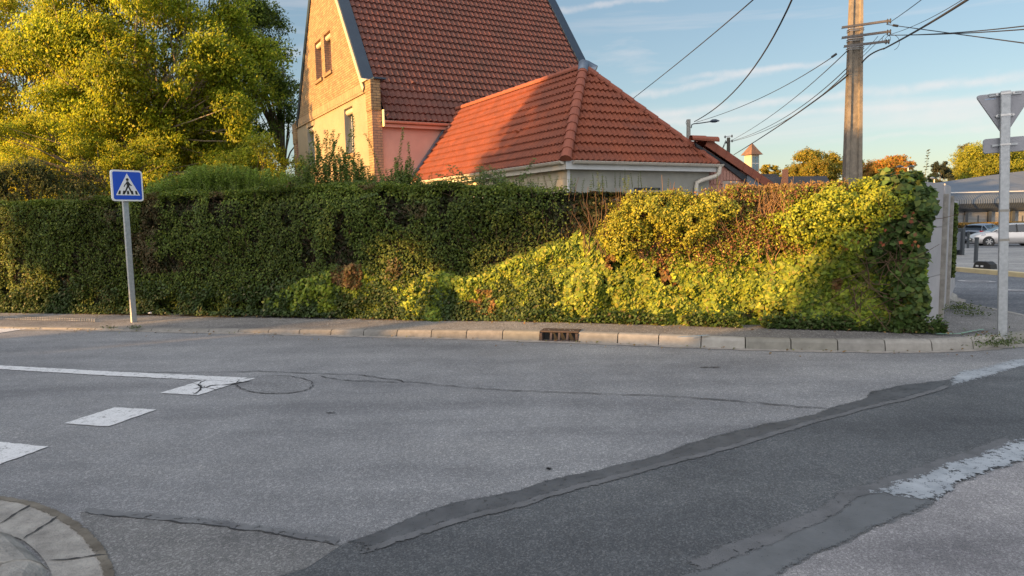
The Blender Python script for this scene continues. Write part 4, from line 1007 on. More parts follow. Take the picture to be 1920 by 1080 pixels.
# ivy at the foot of the privet hedge
gi = thing('ground_ivy', (-5, hy(-5)-.1, .05), 'low fringe of ivy creeping along the foot of the long privet hedge', 'ivy'); 
n = 26000; x = -13+13.8*rng.random(n); h_ = np.abs(rng.normal(size=n))*.16*(1+.8*vnoise(np.stack([x, x*0, x*0], 1), 1.3, 8)); y = np.array([hy(q) for q in x]); out = .05+.14*rng.random(n)*np.exp(-h_*4)
zb = np.interp(x, [-14, -8, -3.5, 0, 6], [.04, .05, .10, .13, .14])
P = np.stack([x+hn.x*out, y+hn.y*out, zb+h_+.01], 1); keep = vnoise(P, 4, 5) > .28; P = P[keep]
leaves('leaves', P, rng.normal(size=P.shape)*.4+np.array([hn.x*.6, hn.y*.6, .8]), .04+.02*rng.random(len(P)), pal(len(P), [(.055, .095, .025), (.08, .12, .035), (.045, .075, .02), (.16, .15, .07)], [4, 3, 3, .5]), LEAF, gi, .8)
# mixed leafy section between: larger-leaved saplings showing through
mx_ = thing('sapling_bush', (-.4, hy(-.4)-.05, .1), 'fresh green ash sapling with feathery leaves sprouting from the hedge left of the annex wall', 'bush')
def fern_branches(parent, starts, seedn, lsz=.05, colr=((.075, .125, .03), (.10, .15, .035))):
    Pn = []; Nr = []; st = MB()
    for (p, d, L) in starts:
        k = max(6, int(L/.045)); q = Vector(p); dd = Vector(d).normalized(); path = [q.copy()]
        for i in range(k):
            dd = (dd+Vector((0, 0, -.035))).normalized(); q = q+dd*L/k; path.append(q.copy())
            side = dd.cross(Z).normalized()
            for sg in (-1, 1):
                for w_ in (.4, 1.0):
                    pp = q+side*sg*lsz*w_*1.1+Vector((rnd.uniform(-.012, .012),)*3); Pn.append(tuple(pp)); Nr.append((dd.x*.2+rnd.uniform(-.5, .5)+hn.x*.5, hn.y*.5+rnd.uniform(-.4, .4), .8))
        st.tube(path, [.006*(1-.7*i/k) for i in range(k+1)], 3, cap=False)
    st.build('stems', TWIG, parent); P = np.array(Pn)
    leaves('leaves', P, np.array(Nr), lsz*(.8+.5*rng.random(len(P))), pal(len(P), list(colr)), LEAF, parent, .42)
S = []
for i in range(170):
    u = rnd.gauss(900, 55); v = rnd.uniform(318, 420); dpt = rnd.uniform(10.6, 11.5) if v < 345 else 10.35
    p = at(u, v+25, dpt); S.append((p, (rnd.uniform(-1, 1), -.5+rnd.uniform(-.4, .3), rnd.uniform(.2, 1.1)), rnd.uniform(.25, .5)))
fern_branches(mx_, S, 1)
# ---- ivy hedge on the right
iv = thing('ivy_hedge', (2.6, hy(2.6), .1), 'thick wall of glossy ivy on the right half of the hedge, behind the raised kerb', 'ivy')
hedge_core('inner_branches', iv, .9, 4.85, inset=.24)
def ivtop(x): return float(np.interp(x, [-4.2, -3.2, -2.4, -1.8, -1.1, -.6, .1, .9, 1.6, 2.2, 3.0, 3.6, 4.2, 5.0], [.3, .75, .95, .6, .85, .75, 1.05, 1.4, 1.5, 1.45, 1.5, 1.66, 1.72, 1.75]))
P, Nn = hedge_shell(150000, -4.0, 4.9, .10, ivtop, top=False, seed=23, jit=.09, bump_a=.17)
P += np.array(hn)*.06
hgt = P[:, 2]/np.array([ivtop(q) for q in P[:, 0]])
keep = (vnoise(P, 3.6, 61)*.6+.6*vnoise(P, 12, 62)+.4*vnoise(P, 25, 63) > .64) & (rng.random(len(P)) > np.clip((hgt-.8)*2.6, 0, .75)) & (rng.random(len(P)) < np.clip((P[:, 0]+4.2)/3.6, .1, 1))
P, Nn = P[keep], Nn[keep]
col = pal(len(P), [(.20, .27, .03), (.27, .32, .03), (.11, .17, .025), (.32, .31, .05)], [4, 3, 2.5, 1])
col *= (.8+.4*vnoise(P, 1.3, 14))[:, None]
br = vnoise(P, 3.0, 95) > .83; col[br] = pal(br.sum(), [(.20, .10, .035), (.22, .16, .05)])
leaves('leaves', P, Nn+np.array([0, 0, .2]), .040+.024*rng.random(len(P)), col, LEAF, iv, .92, droop=np.array([0, 0, -1.0]), lobed=True)
n = 9000; x = .2+4.9*rng.random(n); h_ = np.abs(rng.normal(size=n))*.07; y = np.array([hy(q) for q in x]); out = .06+.16*rng.random(n)
P = np.stack([x+hn.x*out, y+hn.y*out, .145+h_], 1); keep = vnoise(P, 3.3, 5) > .38; P = P[keep]
gi2 = thing('weed_fringe', (2.5, hy(2.5)-.15, .13), 'low green weed fringe at the foot of the ivy on the pavement edge', 'weeds')
leaves('leaves', P, rng.normal(size=P.shape)*.5+np.array([0, 0, .8]), .035+.02*rng.random(len(P)), pal(len(P), [(.06, .11, .025), (.09, .13, .04), (.12, .10, .05)], [4, 3, .6]), LEAF, gi2, .8)
# ---- golden-green privet bush on top (u 1180-1300)
def blob_leaves(parent, c, r, n, size, cols, wts=None, shell=.55, aspect=.6, seed=0, m=LEAF, flat=1.0, lob=False):
    d = unit(rng.normal(size=(n, 3))); rad = shell+(1-shell)*rng.random(n)**.5; bmp = 1+.35*(vnoise(d*1.0+seed, 2.6, seed)-.5)*2
    P = np.array(c)+d*np.array(r)*(rad*bmp)[:, None]
    k = vnoise(P, 1.0/max(.08, np.mean(r)*.28), seed+7) > .33
    P, d = P[k], d[k]
    leaves('leaves', P, d+rng.normal(size=P.shape)*.6+np.array([0, 0, .4]), size*(.75+.5*rng.random(len(P))), pal(len(P), cols, wts), m, parent, aspect, lobed=lob)
gb_ = thing('golden_privet_bush', (1.75, hy(1.75)-.0, .1), 'yellow-green privet bush bulging from the hedge top beneath the cream downpipe', 'bush')
hb = hy(1.75)
for k, (x, z, rx, rz, n) in enumerate([(1.85, 1.60, .55, .32, 11000), (2.25, 1.48, .45, .36, 7000), (1.5, 1.32, .4, .3, 4500), (2.6, 1.66, .35, .2, 2500)]):
    blob_leaves(gb_, (x, hy(x)-.12, z), (rx, .42, rz), n, .034, [(.30, .31, .03), (.36, .33, .035), (.18, .22, .028)], [3, 2, 2], .35, seed=k*3+2)
def g1():
    x = rnd.uniform(1.0, 2.4); return Vector((x, hy(x)-.1, rnd.uniform(1.0, 1.5))), Vector((rnd.uniform(-.4, .4), -.3, 1)).normalized(), rnd.uniform(.3, .6)
twigs('twigs', gb_, 90, g1, .008)
# ---- dead reddish brown section (u 1270-1480)
db = thing('dead_bush', (2.9, hy(2.9)-.05, .1), 'dead reddish brown bush with bare forked twigs in the upper hedge', 'bush')
def g2():
    x = rnd.uniform(1.7, 3.7); return Vector((x, hy(x)-.06, rnd.uniform(.9, 1.5))), Vector((rnd.uniform(-.7, .7), -.35, 1)).normalized(), rnd.uniform(.3, .65)
twigs('twigs', db, 150, g2, .008, mat('dead_twig', (.30, .19, .10), (.20, .12, .07), 14, .9), 4)
n = 17000; x = 1.75+1.9*rng.random(n); z = .72+1.15*rng.beta(2.6, 1.5, n)+.25*(vnoise(np.stack([x, x*0, x*0], 1), 3.1, 4)-.5)*(rng.random(n)); y = np.array([hy(q) for q in x]); out = .02+.16*rng.random(n)
P = np.stack([x+hn.x*out, y+hn.y*out, z], 1); k = (vnoise(P, 3.1, 33)+.4*vnoise(P, 9, 34) > .58); P = P[k]
leaves('leaves', P, rng.normal(size=P.shape)+np.array([0, -.6, .2]), .028+.018*rng.random(len(P)), pal(len(P), [(.24, .11, .06), (.17, .09, .05), (.28, .17, .08), (.20, .26, .04), (.28, .32, .04)], [3, 2, 2, 3.5, 3.5], .2), LEAF, db, .5)
# ---- dry golden straw-coloured section (u 1400-1560)
gd = thing('dry_golden_hedge', (3.35, hy(3.35)-.0, .1), 'dry straw-gold hedge top between the dead bush and the green bush below the concrete pole', 'hedge')
n = 30000; x = 2.75+1.35*rng.random(n); top_ = np.array([htop(q) for q in x]); s = rng.random(n)*.55; y = np.array([hy(q) for q in x]); z = top_-.02-.42*rng.random(n)**1.3+.04*(vnoise(np.stack([x, s, x*0], 1), 9, 3)-.5)
z = np.where(rng.random(n) < .4, top_+rng.normal(size=n)*.03, z); o_ = np.where(z > top_-.06, -s, .04-.1*rng.random(n))
P = np.stack([x+hn.x*o_, y+hn.y*o_, z], 1)
k = vnoise(P, 4.1, 3)+.3*vnoise(P, 11, 2) > .40; P = P[k]
leaves('leaves', P, rng.normal(size=P.shape)+np.array([0, -.5, .5]), .028+.014*rng.random(len(P)), pal(len(P), [(.30, .19, .07), (.36, .24, .08), (.22, .13, .05), (.20, .17, .05)], [4, 3, 2, 2]), LEAF, gd, .45)
def g3():
    x = rnd.uniform(2.6, 4.1); return Vector((x, hy(x)-.0, rnd.uniform(1.3, 1.6))), Vector((rnd.uniform(-.4, .4), -.1, 1)).normalized(), rnd.uniform(.3, .45)
twigs('twigs', gd, 130, g3, .006, mat('straw_twig', (.34, .23, .11), (.24, .15, .08), 14, .9))
# ---- bright green bush below the pole and leaf zones above the ivy
mb_ = thing('lime_green_bush', (4.0, hy(4.0), .1), 'lime green leafy bush topping the hedge just below the concrete pole', 'bush')
for k, (x, z, rx, rz, n) in enumerate([(3.95, 1.60, .50, .30, 9000), (4.35, 1.66, .42, .26, 7000), (3.6, 1.42, .45, .28, 6000), (4.1, 1.30, .5, .3, 6500)]):
    blob_leaves(mb_, (x, hy(x)-.02, z), (rx, .42, rz), n, .04, [(.27, .33, .028), (.33, .36, .03), (.17, .23, .025)], None, .35, seed=k*5+1)
# ---- climbing creeper on the right end
cr = thing('creeper', (4.75, hy(4.75)-.05, .1), 'dark green large-leaved creeper heaped over the right end of the hedge by the concrete fence', 'creeper')
for k, (x, yo, z, rx, ry, rz, n) in enumerate([(4.66, .12, 1.70, .36, .42, .34, 3600), (4.86, .2, 1.52, .26, .42, .42, 2800), (4.82, .2, 1.0, .24, .4, .55, 2800), (4.80, .15, .48, .26, .42, .45, 2600), (4.5, .1, 1.35, .32, .3, .5, 2600), (4.9, .25, 1.62, .13, .3, .18, 350)]):
    x -= .10
    blob_leaves(cr, (x, hy(min(x, 5.0))-.02+yo, z), (rx, ry, rz), n, .078 if z > .6 else .06, [(.065, .12, .024), (.085, .145, .03), (.05, .09, .02), (.13, .17, .035)], None, .5, .85, k*4+2, lob=True)
n = 34; P = np.stack([3.95+.75*rng.random(n), np.full(n, 0.), 1.1+.55*rng.random(n)], 1); P[:, 1] = [hy(q)-.28 for q in P[:, 0]]
leaves('autumn_leaves', P, rng.normal(size=P.shape)*.5+np.array([0, -1, .3]), .035+.03*rng.random(n), pal(n, [(.42, .16, .06), (.36, .10, .05), (.45, .25, .12)]), LEAF, cr, .8)
def g4():
    x = rnd.uniform(4.1, 4.7); return Vector((x, hy(x)-.1, rnd.uniform(.3, 1.6))), Vector((rnd.uniform(-.6, .3), -.2, rnd.uniform(-.6, .8))).normalized(), rnd.uniform(.3, .6)
twigs('vines', cr, 90, g4, .007)
m_ = MB()
n = 340; x = -9+14.5*rng.random(n); k = rng.random(n) < .6; yk_ = np.array([hy(q) for q in x])
yy = np.where(k, yk_-.12-.35*rng.random(n)**2, np.interp(x, [p.x for p in KS if p.x < 6], [p.y for p in KS if p.x < 6])-.03-.5*rng.random(n)**3)
zz = np.where(k, np.interp(x, [-14, -8, -3.5, 0, 6], [.05, .055, .10, .145, .15]), .012)
fl_ = leaves('fallen_leaves', np.stack([x, yy, zz+.006], 1), rng.normal(size=(n, 3))*.25+np.array([0, 0, 1]), .025+.025*rng.random(n), pal(n, [(.22, .12, .05), (.30, .20, .07), (.14, .10, .05), (.16, .17, .05)]), LEAF, None, .6)
fl_['kind'] = 'stuff'; tag(fl_, 'small dry leaves fallen along the hedge foot and the gutter', 'fallen leaves')
# ---- tall privet shoots
GSTEM = mat('green_stem', (.10, .13, .04), (.08, .10, .035), 14, .8, bs=0)
def sprouts(parent, lst, lsz=.045, cols=((.06, .10, .03), (.05, .085, .025)), gap=.035, wig=.06, stem=.005):
    st = MB(); Pn = []; Nr = []
    for (p, h, lean) in lst:
        k = max(4, int(h/gap)); path = [Vector(p)]; d = Vector((lean[0], lean[1], 1)).normalized(); ph_ = rnd.random()*6
        for i in range(k):
            d = (d+Vector((rnd.uniform(-wig, wig), rnd.uniform(-wig, wig), 0))).normalized(); path.append(path[-1]+d*h/k)
            ph_ += 1.4; f_ = 1-.55*(i/k)
            for sg in (0, math.pi):
                dr = Vector((math.cos(ph_+sg), math.sin(ph_+sg), .35)); Pn.append(tuple(path[-1]+dr*lsz*.55*f_)); Nr.append((-dr.x*.35, -dr.y*.35, 1))
        st.tube(path, [stem*(1-.7*i/k) for i in range(k+1)], 4, cap=False)
    st.build('stems', GSTEM, parent); P = np.array(Pn); Nr = np.array(Nr)+rng.normal(size=P.shape)*.35
    leaves('leaves', P, Nr, lsz*(.8+.5*rng.random(len(P))), pal(len(P), list(cols)), LEAF, parent, .5)
ps = thing('privet_shoots', (-3.7, 12.0, 1.8), 'tall unclipped privet shoots in front of the yellow-brick gable', 'shrub')
L_ = []
for i in range(260):
    u = rnd.uniform(548, 790); dpt = rnd.uniform(11.9, 12.6)
    pk = max(math.exp(-((u-610)/42)**2)*1.0, .75*math.exp(-((u-660)/38)**2), .55*math.exp(-((u-755)/32)**2), .25)
    b0 = at(u, 375, dpt); L_.append((b0, rnd.uniform(.35, 1.0)*pk*1.15+.15, (rnd.uniform(-.12, .12), rnd.uniform(-.1, .1))))
for u, v in ((672, 215), (715, 250), (737, 240), (650, 245), (636, 240), (590, 262), (782, 268), (615, 250)):
    t_ = at(u, v, 12.2); b0 = at(u+rnd.uniform(-5, 5), 375, 12.2); L_.append((b0, t_.z-b0.z, (0, 0)))
sprouts(ps, L_, .062, ((.18, .25, .05), (.13, .20, .045)), .03)
P = []
blob_leaves(ps, tuple(at(650, 372, 11.9)), (1.25, .5, .30), 12000, .05, [(.09, .14, .035), (.12, .17, .04)], None, .3)
fb = thing('feathery_shrub', (-5.6, 12.6, 1.8), 'feathery light green shrub of fine upright shoots above the hedge right of the crossing sign', 'shrub')
L_ = []
for i in range(1000):
    u = rnd.uniform(272, 560); dpt = rnd.uniform(12.0, 13.0); tv = float(np.interp(u, [270, 310, 370, 430, 500, 560], [352, 340, 318, 314, 322, 335]))
    b0 = at(u, 378, dpt); t_ = at(u, tv+rnd.uniform(-8, 22), dpt); L_.append((b0, max(.12, t_.z-b0.z), (rnd.uniform(-.2, .2), rnd.uniform(-.1, .1))))
sprouts(fb, L_, .042, ((.22, .32, .05), (.26, .36, .06)), .026, .05, .003)
ws = thing('willow_shoots', (1.4, 10.9, 1.8), 'small thin shoots sticking up in front of the grey annex wall', 'shrub')
sprouts(ws, [(at(u, 352, 10.4), at(u, v, 10.4).z-at(u, 352, 10.4).z, (rnd.uniform(-.06, .06), 0)) for u, v in ((1113, 326), (1130, 327), (1138, 332), (1153, 322), (1162, 325), (1172, 318), (1186, 326), (1197, 325), (1203, 322), (990, 338), (968, 332), (978, 328), (1253, 334), (1345, 325))], .024, ((.09, .13, .05), (.11, .14, .05)), .026)
vn = thing('tall_vine_shoot', tuple(at(1735, 335, 9.3)), 'single upright shoot standing above the creeper against the sky', 'shoot')
sprouts(vn, [(at(1733, 345, 9.3), .45, (.05, 0))], .05, ((.09, .11, .08),), .035)
ss = thing('hedge_shoots', (-5, hy(-5), 2.0), 'scattered stray shoots poking out of the clipped top of the privet hedge', 'shoots')
L_ = []
for i in range(260):
    x = rnd.uniform(-11.5, 1.6); y = hy(x)+rnd.uniform(.05, .7); L_.append((Vector((x, y, htop(x)-.08)), rnd.uniform(.12, .30), (rnd.uniform(-.3, .3), rnd.uniform(-.3, .2))))
sprouts(ss, L_, .034, ((.12, .17, .03), (.15, .20, .035)), .024, .08, .003)
for c_ in ss.children: c_['kind'] = 'stuff'
# ---- weeds
def weed(px, r, label, n=120, zz=.0):
    p = g(px[0], px[1], zz); t = thing('weed', (p.x, p.y, zz), label, 'weed', 'weeds on the kerb and pavement')
    st = []
    P = np.array([[p.x, p.y, zz]])+np.stack([rng.normal(size=n)*r, rng.normal(size=n)*r*.5, .012+np.abs(rng.normal(size=n))*r*.35], 1)
    leaves('leaves', P, rng.normal(size=P.shape)*.7+np.array([0, -.3, .8]), .022+.02*rng.random(n), pal(n, [(.09, .13, .04), (.12, .15, .05), (.06, .10, .03)]), LEAF, t, .4)
for u, v, r in ((1510, 655, .05), (1545, 655, .04), (1588, 655, .05), (1606, 651, .06), (1645, 655, .07), (1718, 653, .08), (1775, 652, .08)):
    weed((u, v), r, 'small green weed tuft growing in the gutter of the raised kerb', 70)
weed((1868, 648), .17, 'largest weed patch, spreading on the corner kerb under the galvanised post', 420, .03)
weed((1800, 581), .13, 'bushy weed on the pavement beside the concrete fence', 300, .13); weed((1822, 592), .12, 'flat weed patch right of the bushy weed by the concrete fence', 160, .13)
weed((205, 617), .05, 'tiny weed in the low kerb left of the crossing sign post', 50, .03); weed((254, 617), .06, 'tiny weed in the low kerb below the crossing sign post', 70, .03)
# ------------------------------------------------------------------ trees
def tree(name, label, base, trunk_r, clumps, nleaf, lsz, cols, wts=None, group=None, cr_r=1.0, fork=None, stems=1, barkm=BARK, aspect=.6, core_n=0, seed=0):
    """clumps: list of (centre Vector, radius); limbs run from the fork(s) to every clump"""
    r = random.Random(seed+5); base = Vector(base); t = thing(name, base, label, 'tree', group)
    m_ = MB(); forks = []
    fz = fork or .45*max(c.z for c, _ in clumps)
    cx = sum((c for c, _ in clumps), Vector())/len(clumps)
    for s_ in range(stems):
        a_ = 2*math.pi*s_/max(1, stems)+r.random(); sp = Vector((math.cos(a_), math.sin(a_), 0))*(0 if stems == 1 else .55*trunk_r*4)
        top_ = base.lerp(Vector((cx.x, cx.y, 0)), .3)+sp*2.0; top_.z = base.z+(fz-base.z)*r.uniform(.9, 1.15)
        path = [base+sp*.3, base.lerp(top_, .35)+sp*.2+Vector((r.uniform(-.1, .1), r.uniform(-.1, .1), 0)), base.lerp(top_, .7)+Vector((r.uniform(-.15, .15), r.uniform(-.15, .15), 0)), top_]
        rr = trunk_r if stems == 1 else trunk_r*.62
        m_.tube(path, [rr*1.25, rr, rr*.85, rr*.72], 9); forks.append((top_, rr*.72))
    for (c, rad) in clumps:
        f, fr = min(forks, key=lambda q: (q[0]-c).length+r.uniform(0, 1.5)); L = (c-f).length
        mid = f.lerp(c, .5)+Vector((r.uniform(-.12, .12)*L, r.uniform(-.12, .12)*L, r.uniform(.0, .15)*L)); rr = fr*.42
        m_.tube([f-Vector((0, 0, .2)), f.lerp(mid, .5)+Vector((0, 0, .05*L)), mid, mid.lerp(c, .6), c], [rr, rr*.75, rr*.5, rr*.32, rr*.12], 5, cap=False)
    m_.build('trunk', barkm, t)
    cs = np.array([list(c) for c, _ in clumps]); rs = np.array([q for _, q in clumps]); wt = rs**2/np.sum(rs**2)
    idx = rng.choice(len(cs), nleaf, p=wt); d = unit(rng.normal(size=(nleaf, 3))); rad = rng.random(nleaf)**.55
    ax = np.array([1, 1, .72]); P = cs[idx]+d*ax*(rs[idx]*rad)[:, None]*(1+.45*(vnoise(d*1.0+idx[:, None]*3.7, 2.2, seed)-.5)*2)[:, None]
    P[:, 2] -= .12*rs[idx]*rad
    k = vnoise(P, 1.0/(np.mean(rs)*.42), seed+3) > .36; P, d, ix = P[k], d[k], idx[k]
    col = pal(len(P), cols, wts); col *= (.82+.36*rng.random(len(cs)))[ix][:, None]
    leaves('crown', P, d*.7+SUND*.7+rng.normal(size=P.shape)*.5+np.array([0, 0, .35]), lsz*(.7+.6*rng.random(len(P))), col, LEAFT, t, aspect)
    return t
def crown(c, r, n, rad, seed, shell=.45, zmin=None):
    q = random.Random(seed); out = []
    while len(out) < n:
        v = Vector((q.gauss(0, 1), q.gauss(0, 1), q.gauss(0, 1))).normalized()*(shell+(1-shell)*q.random()**.6)
        p = Vector((c[0]+v.x*r[0], c[1]+v.y*r[1], c[2]+v.z*r[2]))
        if zmin and p.z < zmin: continue
        out.append((p, rad*q.uniform(.65, 1.35)))
    return out
GRN = [(.29, .36, .03), (.37, .41, .035), (.18, .25, .025), (.46, .43, .035)]
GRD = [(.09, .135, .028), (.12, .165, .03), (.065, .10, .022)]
pale_bark = mat('pale_bark', (.30, .25, .17), (.18, .15, .10), 5, .9, bs=.5, bscale=20, bd=.02)
def U(u, dpt): return at(u, 420, dpt).x
tree('broadleaf_tree', 'large golden-green tree with several pale stems, behind the feathery shrub', (U(285, 36), 36.5, -.1), .42,
     crown((U(290, 36), 37, 9.6), (5.9, 5.2, 6.4), 180, 1.3, 3)+crown((U(400, 35), 34, 6.5), (2.6, 2.4, 3.2), 26, .9, 9, zmin=4), 250000, .165, GRN, [4, 3, 2, 1.4], 'trees behind the hedge on the left', fork=5.0, stems=5, barkm=pale_bark, seed=1)
tree('broadleaf_tree', 'large yellow-lit tree filling the far left edge of the view', (U(70, 46), 46, -.1), .40,
     crown((U(45, 46), 46, 9.2), (8.8, 6.0, 8.0), 210, 1.5, 13)+crown((U(150, 40), 40, 5.6), (5.0, 1.5, 2.6), 50, 1.0, 14), 230000, .19, [(.37, .39, .03), (.46, .43, .035), (.52, .44, .035), (.25, .30, .025)], [4, 3, 2, 2], 'trees behind the hedge on the left', fork=4.0, stems=3, seed=2)
tree('broadleaf_tree', 'darker green tree whose ragged crown leans towards the roof verge of the tall house', (U(490, 43), 44, -.1), .35,
     crown((U(475, 43), 43.5, 9.0), (3.3, 4.2, 6.6), 64, 1.1, 23)+crown((U(500, 43), 43.5, 13.5), (2.0, 2, 2.2), 14, .8, 29), 70000, .16, [(.14, .20, .035), (.17, .23, .035), (.10, .15, .03)], None, 'trees behind the hedge on the left', fork=4.5, stems=2, seed=3)
tree('broadleaf_tree', 'small yellow-green tree tucked between the feathery shrub and the brick gable', (U(492, 29), 29.5, 0), .12,
     crown((U(492, 29), 29.5, 3.9), (1.6, 1.2, 1.6), 34, .5, 33), 22000, .09, GRN, None, 'trees behind the hedge on the left', fork=2.4, seed=4)
tree('laurel_tree', 'grey-green low tree behind the hedge left of the crossing sign', (U(60, 24), 24.5, 0), .14,
     crown((U(62, 24), 24.5, 2.9), (2.0, 1.3, 1.25), 40, .6, 43), 26000, .085, [(.075, .10, .04), (.06, .085, .035), (.10, .12, .05)], None, 'trees behind the hedge on the left', fork=1.6, seed=5)
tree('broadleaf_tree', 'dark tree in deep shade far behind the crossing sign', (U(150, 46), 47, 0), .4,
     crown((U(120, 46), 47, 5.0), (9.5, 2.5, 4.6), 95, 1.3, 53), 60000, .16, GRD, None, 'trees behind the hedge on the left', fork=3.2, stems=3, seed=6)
tree('broadleaf_tree', 'sunlit low branches of the yellow tree right behind the crossing sign', (U(210, 31), 31.5, 0), .16,
     crown((U(190, 31), 31.5, 4.2), (3.2, 1.3, 1.7), 46, .6, 63)+crown((U(350, 31), 31.5, 3.8), (2.2, 1.3, 1.0), 30, .5, 65)+crown((U(30, 31), 31.5, 5.2), (2.2, 1.3, 1.6), 30, .6, 66), 52000, .095, GRN, None, 'trees behind the hedge on the left', fork=2.6, seed=7)
# ---- right side background trees
def rt(u, vb, vt, dpt, wpx, label, cols, nl, lsz, seed, n=45, group='trees on the right horizon', nm='broadleaf_tree', rad=None, fork=None):
    zt_ = at(u, vt, dpt).z; p = at(u, vb, dpt); zb_ = at(u, vb, dpt).z; rx = wpx/2/FOC*dpt; rz_ = (zt_-zb_)/2
    rad = rad or rx*.24
    return tree(nm, label, (p.x, p.y, terr(p.x, p.y)), max(.1, rx*.06), crown((p.x, p.y, (zt_+zb_)/2), (rx*.86, rx*.8, rz_*.88), n, rad, seed, .35), nl, lsz, cols, None, group, fork=zb_*.9 if zb_ > 1 else 1.2, seed=seed)
GOLD = [(.34, .28, .035), (.24, .24, .03), (.15, .18, .025), (.42, .30, .04)]
rt(1528, 356, 278, 105, 120, 'round golden-green tree just left of the concrete pole', GOLD, 44000, .24, 71, 60)
rt(1660, 352, 288, 108, 108, 'orange-red autumn tree just right of the concrete pole', [(.50, .19, .04), (.44, .25, .04), (.38, .27, .04), (.22, .20, .03)], 34000, .24, 73, 45)
rt(1615, 350, 300, 114, 70, 'small dark green tree half hidden by the concrete pole', GRD, 14000, .26, 75, 24)
rt(1440, 350, 303, 130, 52, 'small golden tree right of the lantern turret', GOLD, 12000, .26, 77, 24)
rt(1480, 350, 314, 135, 44, 'small dull green tree beyond the orange chimney', GOLD, 9000, .26, 78, 18)
rt(1845, 372, 262, 84, 150, 'big sunlit maple rising behind the hall, left of the triangular sign', [(.28, .31, .03), (.36, .35, .035), (.18, .22, .025)], 70000, .17, 79, 95)
rt(1960, 372, 232, 88, 150, 'tallest sunlit maple behind the hall at the right edge', [(.28, .31, .03), (.36, .35, .035), (.18, .22, .025)], 70000, .18, 81, 90)
rt(1806, 360, 258, 92, 42, 'slender pale birch left of the big maple', [(.15, .16, .06), (.18, .18, .07)], 8000, .15, 83, 30, rad=.55)
rt(1762, 362, 300, 80, 50, 'dull grey-green conifer right of the creeper top', [(.04, .06, .035), (.055, .07, .04)], 14000, .15, 85, 34)
rt(1720, 356, 318, 72, 60, 'low dark trees just right of the orange tree', GRD, 9000, .15, 87, 20)
# ---- clipped hedge at car park
yh = 55.0; xa, xb = at(1777, 440, yh).x-3, at(1777, 440, yh).x+30; zt_ = at(1815, 419, yh).z
ch = thing('clipped_hedge', (at(1850, 440, yh).x, yh, -1.6), 'long clipped beech hedge turning brown and gold beyond the parked cars', 'hedge')
zb0_ = -1.9
m_ = MB(); m_.box((xa, yh+.15, zb0_-.5), (xb-xa, 0, 0), (0, .8, 0), (0, 0, zt_-zb0_+.42)); m_.build('inner_branches', CORE, ch)
n = 60000; x = xa+(xb-xa)*rng.random(n); f = rng.random(n) < .8; z = np.where(f, zb0_+(zt_-zb0_)*rng.random(n), zt_+rng.normal(size=n)*.03); y = np.where(f, yh+.1*rng.normal(size=n), yh+1.0*rng.random(n))
P = np.stack([x, y, z], 1); xm = at(1860, 420, yh).x; col = pal(n, [(.13, .10, .03), (.10, .09, .025), (.16, .10, .035)]); gold = (x > xm-1.5) | (z > zt_-.1); col[gold] = pal(gold.sum(), [(.34, .20, .04), (.28, .18, .04)])
leaves('leaves', P, rng.normal(size=P.shape)+np.array([0, -.8, .4]), .09, col, LEAF, ch)
# ------------------------------------------------------------------ unseen house, block and trees added outside the frame to shade the crossing
sh_, cs_ = Vector((-.894, -.447, 0)).normalized(), None
pw = Vector((.447, -.894, 0)).normalized()
def SW(q, w, z=0): return Vector((-sh_.x*q+pw.x*w, -sh_.y*q+pw.y*w, z))
bh = thing('unseen_shade_house', SW(-26, 3), 'unseen house across the street, its stepped outline shaped to cast shade', 'house')  # unseen house added here; its stepped outline shapes the shadow edge
m_ = MB(); m_.prism([SW(-22.02, -6.25), SW(-22.02, 15), SW(-22.02, 15, 8.4), SW(-22.02, -4.9, 8.2), SW(-22.02, -5.1, 6.3), SW(-22.02, -5.7, 5.7), SW(-22.02, -6.25, 4.6)], SW(-31, 0)-SW(-22, 0)); m_.build('wall', BEIGER, bh)
m_ = MB(); m_.box(SW(-31.2, -4.7, 8.45), SW(-21.8, 0)-SW(-31.2, 0), SW(0, 20)-SW(0, 0), Z*.18); m_.build('roof', DARKB, bh)
gr = thing('garage', SW(-24, -7.6), 'unseen low block added across the street to shade the road and kerb', 'garage')  # added unseen block; its sloping top sets the shadow line along the kerb
m_ = MB(); m_.prism([SW(-22, -10.3), SW(-22, -6.1), SW(-22, -6.1, 4.5), SW(-22, -9.4, 3.87), SW(-22, -10.3, 3.75)], SW(-26, 0)-SW(-22, 0)); m_.build('wall', GREYR, gr)
def caster(label, q, w0, w1, z0, z1, n, nl, seed, holes=()):  # unseen tree added to cast shade; holes let sun patches through
    r = random.Random(seed); cl = []
    while len(cl) < n:
        w_, z_ = r.uniform(w0, w1), r.uniform(z0, z1)
        if any((w_-a)**2/rw**2+(z_-b)**2/rz_**2 < 1 for a, b, rw, rz_ in holes): continue
        cl.append((SW(q+r.uniform(-1.5, 1.5), w_, z_), r.uniform(.7, 1.1)))
    b = SW(q, (w0+w1)/2, 0); tree('unseen_shade_tree', label, b, .3, cl, nl, .17, GRD, None, None, fork=max(1.2, z0*.8), seed=seed)
caster('unseen tree with a high crown, added to shade the upper hedge', -24, -9.9, -8.7, 6.2, 12, 34, 17000, 105, [])
caster('unseen dense tree added to dapple the hedge through gaps in its crown', -24, -12.6, -9.9, 1.0, 12.3, 88, 36000, 101, [(-10.6, 4.5, 1.35, 1.15), (-12.4, 3.9, .9, .7), (-10.5, 4.8, .8, .55), (-11.2, 4.2, .5, .5), (-11.9, 10.8, .5, 1.1), (-11.6, 8.3, .4, .7)])
caster('unseen tall tree up the road, added to shade one side of the gable', -14, -33.8, -29.6, 6.2, 12.8, 60, 26000, 107, [])
